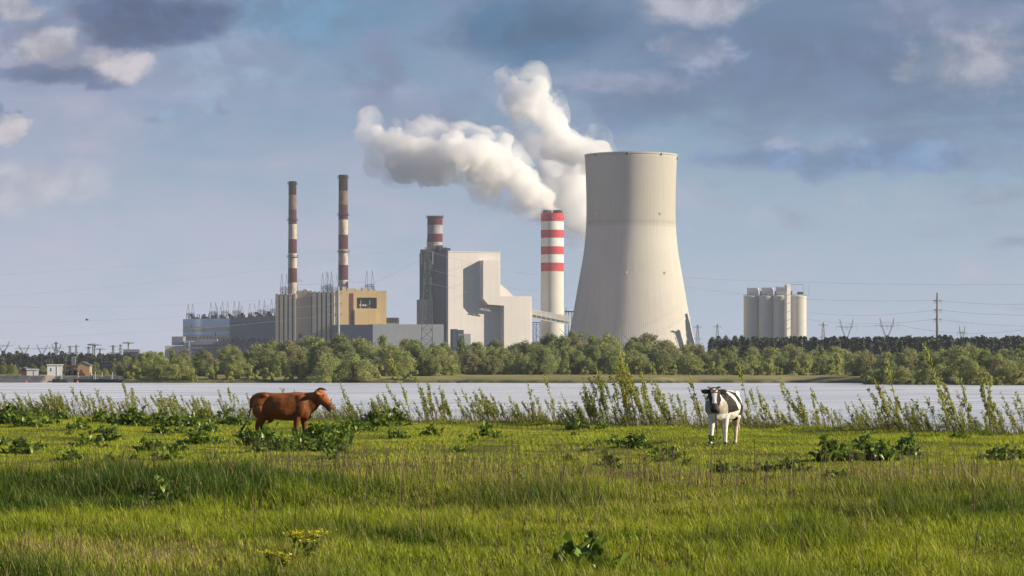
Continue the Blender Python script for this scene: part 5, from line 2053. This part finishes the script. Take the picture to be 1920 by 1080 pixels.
for px, py, wp in ((1080, 806, 42), (1076, 818, 18), (1150, 832, 34), (1192, 840, 54), (1122, 834, 20), (1065, 866, 28), (1245, 868, 54), (1225, 858, 26), (1136, 902, 26), (978, 905, 32), (1270, 862, 40), (1046, 842, 20), (1100, 846, 22), (1130, 806, 28)):
    dock(px, py, wp, 'broad leaved dock clump between the two cows', 'dock clumps between the two cows')
dock(1143, 884, 56, 'largest dark dock clump in the open grass between the two cows', var=3, tall=1.2)
dock(1340, 840, 42, 'dock plant at the front hooves of the black and white cow', var=2)
dock(1556, 866, 74, 'left dock clump of the big dark group right of the black and white cow', var=3, tall=1.15)
dock(1585, 864, 56, 'dock clump second from the left in the big dark group', var=1, tall=.9)
dock(1625, 846, 46, 'highest standing dock clump at the back of the big dark group', var=3, tall=1.35)
dock(1645, 864, 70, 'middle dock clump of the big dark group, with pale leaf tips', var=1, tall=1.05)
dock(1700, 853, 54, 'right dock clump of the big dark group', var=3, tall=1.3)
dock(1672, 864, 40, 'low dock clump at the right front of the big dark group', var=0, tall=.8)
for px, py, wp in ((1878, 866, 56), (1860, 862, 40), (1905, 864, 46)):
    dock(px, py, wp, 'broad leaved dock clump at the right picture edge', 'dock clumps at the right picture edge')
for px, py, wp in ((1357, 892, 50), (1385, 886, 34), (1480, 888, 62), (1438, 888, 44), (1580, 906, 48), (1560, 898, 34), (1667, 912, 30), (1822, 930, 34), (1797, 824, 32), (1752, 930, 24), (1285, 872, 24)):
    dock(px, py, wp, 'broad leaved dock clump scattered in front of the black and white cow', 'dock clumps scattered in front of the black and white cow')
DM.append(dock_mesh(790, 26, 1.7))
dock(306, 938, 66, 'dark dock plant with upright leaves over the lush grass at the left', var=2, tall=1.2)
dock(352, 940, 32, 'small dark dock plant right of the upright one in the lush grass', var=4, tall=1.4)
dock(1097, 1092, 130, 'largest foreground dock plant with broad blue green leaves at the bottom edge', var=1, tall=1.35)
dock(1038, 1072, 50, 'foreground dock leaves left of the largest foreground dock', var=4)
dock(430, 1062, 44, 'small foreground dock plant near the yellow flowers', var=4)

# yellow flowering plants
FY = pmat('yellow_petals', (.58, .54, .05), .6, .15, 30)
fm = leafmat('flower_leaves', (.10, .15, .03), .3, .35)


def flower_plant(px, py, hpx, label, seed, heads):
    Y = 30.0
    for _ in range(25):
        Y = Y + ((ZC - gz(PX(px, Y), Y)) * F / (py - HY) - Y) * .5
    r = np.random.default_rng(seed)
    x = PX(px, Y)
    h = hpx / F * Y
    root = empty('flowering_weed', (x, Y, gz(x, Y)), label, 'wild flower', 'yellow wild flowers')
    st_, Vs = MB(), []
    for k in range(heads):
        fl = MB()
        tip = Vector((r.normal() * h * .30, r.normal() * h * .2, h * r.uniform(.65, 1)))
        st_.tube([(0, 0, 0), tuple(tip * .5 + Vector((0, 0, h * .08))), tuple(tip)], [.004, .003, .002], 4)
        for j in range(26):
            c_ = tip + Vector((r.normal() * .035, r.normal() * .035, r.normal() * .014))
            q_ = Vector((r.normal(), r.normal(), r.normal())).normalized() * .011
            s_ = q_.cross(Vector((.3, .5, .8))).normalized() * .011
            fl.add([c_ - q_, c_ - s_, c_ + q_, c_ + s_], [(0, 1, 2, 3)])
            fl.tube([tuple(tip - Vector((0, 0, .035))), tuple(c_)], [.0015, .0015], 3)
        fl.build('flower_head', FY, root)
        pts = np.array([tuple(tip * u) for u in r.uniform(.1, .9, 14)])
        nr = r.normal(size=pts.shape)
        nr /= np.linalg.norm(nr, axis=1, keepdims=True)
        Vs.append(leaf_quads(pts + r.normal(size=pts.shape) * .02, nr, .016, r, 2.0))
    st_.build('stems', STEM, root)
    V_ = np.concatenate(Vs)
    o_ = np_mesh('leaves', V_, np.full(len(V_) // 4, 4), np.arange(len(V_)), fm, np.repeat(r.random(len(V_) // 4), 4))
    o_.parent = root


flower_plant(583, 1050, 62, 'taller yellow flowering weed in the foreground grass', 1, 9)
flower_plant(556, 1040, 46, 'yellow flowering weed just left of the taller one', 2, 7)
flower_plant(508, 1056, 22, 'low yellow flower left of the flowering weeds', 3, 3)
flower_plant(535, 1066, 26, 'lowest yellow flowers in front of the flowering weeds', 4, 3)

# ------------------------------------------------------------------ grass
def pyrow(x, y, z):
    return HY + (ZC - z) / y * F


def fields(x, y):
    """Height, greenness colour and straw share of the sward at a place, from patchy noise and the larger patches the meadow has."""
    n1 = fbm(x, y, 5.0, 4)
    n2 = fbm(x + 100, y, 1.1, 3)
    n3_ = fbm(x - 60, y + 30, 2.4, 3)
    g = lambda cx, cy, rx, ry: np.exp(-((x - cx) / rx) ** 2 - ((y - cy) / ry) ** 2)
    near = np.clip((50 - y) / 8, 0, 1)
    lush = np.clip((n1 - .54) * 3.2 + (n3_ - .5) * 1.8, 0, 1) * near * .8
    lush = np.maximum(lush, np.clip(1.5 * g(-7.2, 42.5, 3.6, 3.6) + 1.3 * g(-3.9, 43.5, 2.2, 2.4) - .35 + (n2 - .5) * 1.6, 0, 1))  # left band: taller grass, with a low slope's shade put into its darker colour
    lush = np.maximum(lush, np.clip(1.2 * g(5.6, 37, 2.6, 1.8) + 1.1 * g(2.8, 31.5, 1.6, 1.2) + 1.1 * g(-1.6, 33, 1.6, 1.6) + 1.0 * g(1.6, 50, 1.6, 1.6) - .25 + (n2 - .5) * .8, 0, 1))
    dry = np.clip((fbm(x + 7, y * .6, 3.6, 4) - .52) * 4.0, 0, 1) * .55
    dry = np.maximum(dry, np.clip(1.5 * g(-4.6, 30.0, 2.8, 2.6) - .15 + (n2 - .5), 0, 1))
    dry = np.maximum(dry, np.clip((1.1 - np.abs(y - 49) / 8) * .75 + (n3_ - .5) * 1.4, 0, 1) * np.clip((x + 3.5) / 3, 0, 1))
    dry = dry * (1 - .85 * lush)
    bare = np.clip(2.0 * g(-4.85, 30.8, .55, .30) + 1.6 * g(-5.6, 31.2, .5, .3) + 1.2 * g(-4.3, 28, .5, .25) + 1.5 * g(-5.7, 66, 1.1, .5) + 1.3 * g(1.0, 63.5, 1.3, .4) + 1.2 * g(-3.2, 62, .9, .35) + 1.2 * g(7.5, 60, 1.2, .4) - .4 + (n2 - .5), 0, 1)
    return lush, dry, bare, n1, n2


GRASS = bpy.data.materials.new('grass_blades')
GRASS.use_nodes = True
_t = GRASS.node_tree
_b = _t.nodes['Principled BSDF']
_b.inputs['Roughness'].default_value = .55
_b.inputs['Specular IOR Level'].default_value = .22
_a = _t.nodes.new('ShaderNodeAttribute')
_a.attribute_name = 'tint'
_t.links.new(_a.outputs['Color'], _b.inputs['Base Color'])
_tr = _t.nodes.new('ShaderNodeBsdfTranslucent')
_t.links.new(_a.outputs['Color'], _tr.inputs['Color'])
_mx = _t.nodes.new('ShaderNodeMixShader')
_mx.inputs[0].default_value = .38
_t.links.new(_b.outputs[0], _mx.inputs[1])
_t.links.new(_tr.outputs[0], _mx.inputs[2])
_t.links.new(_mx.outputs[0], _t.nodes['Material Output'].inputs['Surface'])


def blades(name, label, y0, y1, per_m2, hgt, wid, seg, seed):
    r = np.random.default_rng(seed)
    area = .225 * (y1 ** 2 - y0 ** 2)
    side = 9.0 * (y1 - y0)                       # a margin of sward beyond both picture edges
    n = int((area + side) * per_m2)
    y = np.where(r.random(n) < area / (area + side), np.sqrt(r.random(n) * (y1 ** 2 - y0 ** 2) + y0 ** 2), y0 + r.random(n) * (y1 - y0))
    x = (r.random(n) - .5) * (.45 * y + 9.0)
    keep = y < edge_y(x) + .6
    x, y = x[keep], y[keep]
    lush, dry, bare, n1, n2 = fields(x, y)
    k = r.random(len(x)) > bare * .93 + .25 * dry * (y < 36)
    x, y, lush, dry, n1, n2 = (q_[k] for q_ in (x, y, lush, dry, n1, n2))
    # gather into tufts
    cell = .16
    cx_, cy_ = np.floor(x / cell), np.floor(y / cell)
    hsh = np.modf(np.abs(np.sin(cx_ * 12.9898 + cy_ * 78.233) * 43758.5453))[0]
    tx, ty = (cx_ + .2 + .6 * hsh) * cell, (cy_ + .2 + .6 * np.modf(hsh * 91.7)[0]) * cell
    pull = .55 * r.random(len(x))
    x, y = x + (tx - x) * pull, y + (ty - y) * pull
    n = len(x)
    z = ground_z(x, y) - .01
    far = np.clip((y - 48) / 14, 0, 1)
    edge = np.clip(1 - (edge_y(x) - y) / 2.2, 0, 1)
    h = np.interp(y, [22, 40, 50, 60, 120], [.155, .145, .115, .085, .07]) * (.55 + .9 * r.random(n) ** 1.5) * (.55 + 1.0 * lush + .35 * (n1 - .5) + .55 * (hsh - .4)) * (1 + .9 * edge)
    cl6 = fbm(x + 31, y + 77, .9, 3)
    h = h * np.clip(.45 + (cl6 - .32) * 3.2, .4, 1.9)
    h = np.clip(h, .025, .5)
    wv = wid * (.6 + .8 * r.random(n))
    a = r.random(n) * 6.283
    lean = (.12 + .55 * r.random(n) ** 1.4) * h
    dirx, diry = np.cos(a) * lean - .08 * h, np.sin(a) * lean
    sx, sy_ = -np.sin(a + r.normal(size=n) * .6) * wv, np.cos(a) * wv
    p0 = np.stack([x, y, z], 1)
    s = np.stack([sx, sy_, np.zeros(n)], 1)
    tip = p0 + np.stack([dirx, diry, h * .94], 1)
    mid = p0 + np.stack([dirx * .32, diry * .32, h * .55], 1)
    if seg == 2:
        V_ = np.stack([p0 - s, p0 + s, mid + s * .8, mid - s * .8, tip], 1).reshape(-1, 3)
        b = np.arange(n)[:, None] * 5
        idx = np.concatenate([b + np.array([0, 1, 2, 3]), b + np.array([3, 2, 4])], 1).ravel()
        sz = np.tile([4, 3], n)
        m_ = 5
    else:
        V_ = np.stack([p0 - s, p0 + s, tip], 1).reshape(-1, 3)
        idx, sz, m_ = np.arange(3 * n), np.full(n, 3), 3
    cg = np.array([.205, .280, .014])
    cy = np.array([.385, .410, .026])
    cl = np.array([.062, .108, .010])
    cs = np.array([.36, .27, .13])
    v = np.clip(.5 + (n2 - .5) * 1.6 + r.normal(size=n) * .30, 0, 1)[:, None]
    c = cg + (cy - cg) * v
    c = c * (1 - .15 * (1 - far[:, None])) * (.8 + .8 * np.clip(cl6 - .25, 0, .5))[:, None]
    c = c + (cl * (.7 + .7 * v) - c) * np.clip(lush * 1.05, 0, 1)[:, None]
    st_ = (r.random(n) < .05 + .45 * dry)[:, None]
    c = np.where(st_, cs * (.55 + .7 * r.random((n, 1))), c)
    c = c * (.8 + .4 * r.random((n, 1)))
    o_ = np_mesh(name, V_, sz, idx, GRASS, np.repeat(c, m_, 0))
    tag(o_, label, kind='stuff')


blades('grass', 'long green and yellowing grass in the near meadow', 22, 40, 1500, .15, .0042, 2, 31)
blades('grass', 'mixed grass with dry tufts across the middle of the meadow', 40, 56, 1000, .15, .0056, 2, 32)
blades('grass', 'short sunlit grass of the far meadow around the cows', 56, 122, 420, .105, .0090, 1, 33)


def stalks(name, label, n_per, seed):
    r = np.random.default_rng(seed)
    Vs, Cs = [], []
    n = n_per
    y = np.sqrt(r.random(n) * (60 ** 2 - 24 ** 2) + 24 ** 2)
    x = (r.random(n) - .5) * (.45 * y + 6.0)
    dens = np.clip(1.25 - np.abs(y - 47) / 8, .10, 1) * np.clip(.30 + (x + 7) / 6, .12, 1) * np.clip((fbm(x, y, 2.2, 3) - .36) * 4.0, 0.05, 1)
    k = r.random(n) < dens
    x, y = x[k], y[k]
    n = len(x)
    z = ground_z(x, y) - .02
    h = (.22 + .50 * r.random(n) ** 1.7)
    a = r.random(n) * 6.283
    ln = h * (.04 + .30 * r.random(n) ** 2)
    wv = .0016 + .0022 * r.random(n) + y * .00003
    p0 = np.stack([x, y, z], 1)
    mid = p0 + np.stack([np.cos(a) * ln * .35, np.sin(a) * ln * .35, h * .55], 1)
    tip = p0 + np.stack([np.cos(a) * ln, np.sin(a) * ln, h], 1)
    s = np.stack([wv, wv * .3 * r.normal(size=n), 0 * wv], 1)
    t_ = np.stack([wv * .4, wv, 0 * wv], 1)
    q1 = np.stack([p0 - s, p0 + s, mid + s * .8, mid - s * .8, mid - s * .8, mid + s * .8, tip + s * .5, tip - s * .5], 1)
    V1 = q1.reshape(-1, 3)
    c = np.array([.26, .19, .11]) * (.45 + .8 * r.random((n, 1)))
    c1 = np.repeat(c, 8, 0)
    # small seed tufts on some tips
    m_ = n * 6
    kk = r.integers(0, n, m_)
    pts = tip[kk] + (mid[kk] - tip[kk]) * (.5 * r.random((m_, 1))) + r.normal(size=(m_, 3)) * .008
    nr = r.normal(size=(m_, 3))
    nr /= np.linalg.norm(nr, axis=1, keepdims=True)
    V2 = leaf_quads(pts, nr, .0065, r, 1.6)
    V_ = np.concatenate([V1, V2])
    cc = np.concatenate([c1, np.repeat(c[kk] * .9, 4, 0)])
    o_ = np_mesh(name, V_, np.full(len(V_) // 4, 4), np.arange(len(V_)), GRASS, cc)
    tag(o_, label, kind='stuff')


stalks('dry_stalks', 'thin dry brown stalks standing in the middle of the meadow', 14500, 41)
# bleached dead grass at the foot of the willow shoots
def reeds():
    r = np.random.default_rng(55)
    n = 9000
    x = (r.random(n) - .5) * 56
    y = edge_y(x) - .3 + r.normal(size=n) * .55
    z = ground_z(x, y) - .03
    h = .12 + .42 * r.random(n) ** 1.6 * (fbm(x, y, 3, 3) * 1.7)
    wv = .0045 + .003 * r.random(n)
    ln = r.normal(size=n) * .12 * h - .12 * h
    p0 = np.stack([x, y, z], 1)
    s = np.stack([wv, wv * r.normal(size=n) * .4, 0 * wv], 1)
    tip = p0 + np.stack([ln, r.normal(size=n) * .05, h], 1)
    V_ = np.stack([p0 - s, p0 + s, tip], 1).reshape(-1, 3)
    c = np.where(r.random((n, 1)) < .6, np.array([.36, .27, .17]), np.array([.16, .17, .05])) * (.6 + .7 * r.random((n, 1)))
    o_ = np_mesh('dead_grass', V_, np.full(n, 3), np.arange(3 * n), GRASS, np.repeat(c, 3, 0))
    tag(o_, 'bleached dead grass and weeds along the bank edge', kind='stuff')


reeds()


def scrub():
    """The tangle at the foot of the shoots: thin leaning twigs with small leaves, too many to count."""
    r = np.random.default_rng(66)
    n = 5200
    x = (r.random(n) - .5) * 58
    k = r.random(n) < np.clip((fbm(x, x * 0 + 9, 2.4, 3) - .30) * 3.2, .10, 1)
    x = x[k]
    n = len(x)
    y = edge_y(x) - .6 + r.normal(size=n) * .7
    z = ground_z(x, y) - .02
    h = .22 + .55 * r.random(n) ** 1.5
    dx_ = (-.30 + .35 * r.normal(size=n)) * h
    dy_ = .2 * r.normal(size=n) * h
    wv = .004 + .003 * r.random(n)
    p0 = np.stack([x, y, z], 1)
    tip = p0 + np.stack([dx_, dy_, h], 1)
    s = np.stack([wv, 0 * wv, 0 * wv], 1)
    V1 = np.stack([p0 - s, p0 + s, tip + s * .4, tip - s * .4], 1).reshape(-1, 3)
    c1 = np.repeat(np.array([.30, .21, .15]) * (.5 + .7 * r.random((n, 1))), 4, 0)
    m_ = n * 15
    kk = r.integers(0, n, m_)
    u = .25 + .8 * r.random((m_, 1))
    pts = p0[kk] + (tip - p0)[kk] * u + r.normal(size=(m_, 3)) * .022
    nr = r.normal(size=(m_, 3))
    nr /= np.linalg.norm(nr, axis=1, keepdims=True)
    V2 = leaf_quads(pts, nr, .017, r, 1.9)
    c2 = np.repeat(np.array([.30, .36, .07]) * (.45 + .8 * r.random((m_, 1))), 4, 0)
    V_ = np.concatenate([V1, V2])
    o_ = np_mesh('bank_scrub', V_, np.full(len(V_) // 4, 4), np.arange(len(V_)), GRASS, np.concatenate([c1, c2]))
    tag(o_, 'tangled low twigs and small leaves along the bank edge', kind='stuff')


scrub()

# ------------------------------------------------------------------ steam
def steam_mat(name, dens):
    m = bpy.data.materials.new(name)
    m.use_nodes = True
    t = m.node_tree
    t.nodes.remove(t.nodes['Principled BSDF'])
    pv = t.nodes.new('ShaderNodeVolumePrincipled')
    pv.inputs['Color'].default_value = (.992, .992, .992, 1)
    pv.inputs['Density'].default_value = dens
    pv.inputs['Anisotropy'].default_value = .15
    t.links.new(pv.outputs[0], t.nodes['Material Output'].inputs['Volume'])
    return m


def ragged(m, dens):
    """Break a vapour up into drifting shreds."""
    t = m.node_tree
    p = ncoord(t)
    n = nnoise(t, p, 1 / 30, 6, .62, .6)
    d = n.ss(.44, .66, 0.0, dens * 2.2)
    pv = next(k for k in t.nodes if k.type == 'PRINCIPLED_VOLUME')
    t.links.new(d.s, pv.inputs['Density'])
    m.cycles.volume_step_rate = .12
    return m


def refuse(o_, voxel):
    """Fuse a mesh into one clean closed skin."""
    md = o_.modifiers.new('r', 'REMESH')
    md.mode = 'VOXEL'
    md.voxel_size = voxel
    m2 = bpy.data.meshes.new_from_object(o_.evaluated_get(bpy.context.evaluated_depsgraph_get()))
    old = o_.data
    o_.modifiers.clear()
    o_.data = m2
    bpy.data.meshes.remove(old)
    m2.name = o_.name.split('.')[0]
    # drop loose scraps that came off the main body
    bm = bmesh.new()
    bm.from_mesh(m2)
    seen, parts = set(), []
    for v in bm.verts:
        if v.index in seen:
            continue
        st_, comp = [v], []
        seen.add(v.index)
        while st_:
            q_ = st_.pop()
            comp.append(q_)
            for e in q_.link_edges:
                w_ = e.other_vert(q_)
                if w_.index not in seen:
                    seen.add(w_.index)
                    st_.append(w_)
        parts.append(comp)
    big = max(len(c_) for c_ in parts)
    for c_ in parts:
        if len(c_) < big:
            bmesh.ops.delete(bm, geom=c_, context='VERTS')
    bm.to_mesh(m2)
    bm.free()
    m2.polygons.foreach_set('use_smooth', [True] * len(m2.polygons))
    m2.update()


def fringe_of(core, seed, dens):
    me = core.data.copy()
    me.name = 'vapour_fringe'
    off = Vector((seed * 5.1, 40, seed * 2.3))
    for v, nn in zip(me.vertices, [v.normal.copy() for v in me.vertices]):
        p = v.co + off
        d = 6.0 + 12 * noise.fractal(p / 26, .9, 2.1, 5) + 3 * noise.fractal(p / 7, .8, 2.0, 3)
        v.co += nn * d + Vector((-1.5, 0, .8)) * max(0, d) * .5
    me.update()
    o2 = bpy.data.objects.new('vapour_fringe', me)
    col.objects.link(o2)
    refuse(o2, 1.8)
    o2.data.materials.clear()
    o2.data.materials.append(ragged(steam_mat('vapour_fringe', dens * .2), dens * .2))
    o2.parent = core
    return o2


def plume(name, label, Y, path, seed, dens, grow=1.0, fringe=True, puff=.55, ksub=14, voxel=1.1, amp=1.0):
    """path: (px, py, radius in px) puffs; each grows smaller puffs on its skin, then all are fused and billowed."""
    r = np.random.default_rng(seed)
    mb = bmesh.new()
    sph = []
    k_ = Y / F
    for px, py, rp in path:
        rp *= grow
        c = np.array([PX(px, Y), Y + r.normal() * rp * k_ * .35, PZ(py, Y)])
        R_ = rp * k_
        sph.append((c, R_ * .92))
        for _ in range(ksub):
            d = r.normal(size=3)
            d /= np.linalg.norm(d)
            sph.append((c + d * R_ * .78, R_ * r.uniform(.20, .42)))
    c0 = Vector(sph[0][0])
    for c, R_ in sph:
        bmesh.ops.create_icosphere(mb, subdivisions=2, radius=float(R_), matrix=Matrix.Translation(Vector(c) - c0))
    me = bpy.data.meshes.new(name)
    mb.to_mesh(me)
    mb.free()
    o_ = bpy.data.objects.new(name, me)
    col.objects.link(o_)
    md = o_.modifiers.new('r', 'REMESH')
    md.mode = 'VOXEL'
    md.voxel_size = voxel
    dg = bpy.context.evaluated_depsgraph_get()
    m2 = bpy.data.meshes.new_from_object(o_.evaluated_get(dg))
    o_.modifiers.clear()
    o_.data = m2
    bpy.data.meshes.remove(me)
    m2.name = name
    off = Vector((seed * 13.7, seed * 3.1, 0))
    ns = [v.normal.copy() for v in m2.vertices]
    for v, nn in zip(m2.vertices, ns):
        p = v.co + off
        d = 0
        for s, a in ((32, 12.0), (15, 7.0), (7.5, 4.0)):
            f1 = noise.voronoi(p / s)[0][0]
            d += a * (.55 - f1)
        d += 1.6 * (.5 - noise.voronoi(p / 3.4)[0][0]) + 5.0 * noise.fractal(p / 20, .8, 2.1, 6)
        v.co += nn * d * amp
    m2.update()
    refuse(o_, 1.0)
    m2 = o_.data
    m2.materials.clear()
    m2.materials.append(steam_mat(name + '_vapour', dens))
    o_.location = c0
    if fringe:                                                   # thin torn vapour round the dense core
        o2 = fringe_of(o_, seed, dens)
    return tag(o_, label, 'steam plume', 'steam plumes')


plume('steam_plume', 'bright billowing steam plume rising left from the banded white chimney', 2425,
      [(1037, 394, 9), (1030, 384, 13), (1020, 374, 19), (1006, 362, 25), (990, 350, 30), (975, 338, 34), (968, 312, 22), (956, 326, 36), (940, 318, 38), (938, 285, 26), (944, 268, 14), (920, 305, 38), (905, 318, 36), (898, 292, 34), (880, 300, 36), (868, 278, 30), (856, 262, 17), (842, 256, 12), (850, 292, 30), (836, 310, 30), (824, 322, 26), (812, 306, 32), (800, 322, 28), (790, 296, 34), (775, 306, 32), (762, 280, 32), (748, 296, 26), (740, 262, 26), (722, 268, 24), (714, 250, 14)], 3, .13, 1.0)
plume('steam_plume', 'tall white steam cloud drifting up left from the mouth of the cooling tower', 2540,
      [(1142, 297, 14), (1128, 290, 20), (1110, 284, 26), (1092, 280, 28), (1078, 270, 28), (1062, 262, 27), (1046, 252, 26), (1036, 240, 26), (1022, 228, 28), (1010, 212, 32), (1000, 195, 34), (990, 178, 33), (976, 170, 26), (1012, 178, 22), (1022, 200, 20), (975, 200, 24), (960, 178, 16), (1050, 284, 22), (1075, 292, 24)], 5, .10, 1.05)
plume('steam_plume', 'paler steam cloud drifting out from behind the cooling tower', 2700,
      [(1130, 430, 30), (1108, 424, 28), (1090, 414, 28), (1072, 396, 32), (1076, 366, 40), (1062, 340, 40), (1048, 322, 36), (1040, 304, 30), (1030, 342, 26), (1086, 330, 36), (1098, 380, 34), (1050, 376, 28), (1085, 300, 30)], 8, .08, 1.0)
plume('steam_plume', 'thin low grey wisp under the bright plume, left of the banded chimney', 2720,
      [(1010, 395, 16), (992, 392, 18), (975, 388, 18), (958, 384, 18), (942, 378, 18), (926, 374, 18), (912, 370, 12), (1026, 400, 12)], 9, .018, amp=.7)
# ------------------------------------------------------------------ air
m = bpy.data.materials.new('air')
m.use_nodes = True
t = m.node_tree
t.nodes.remove(t.nodes['Principled BSDF'])
pv = t.nodes.new('ShaderNodeVolumePrincipled')
pv.inputs['Color'].default_value = (.86, .91, 1.0, 1)
pv.inputs['Density'].default_value = .00005
pv.inputs['Anisotropy'].default_value = 0.0
t.links.new(pv.outputs[0], t.nodes['Material Output'].inputs['Volume'])
o = MB().box(-3100, 3100, -60, 5700, -3.5, 300).build('haze', m)
tag(o, 'thin pale haze over river and plant', kind='stuff')
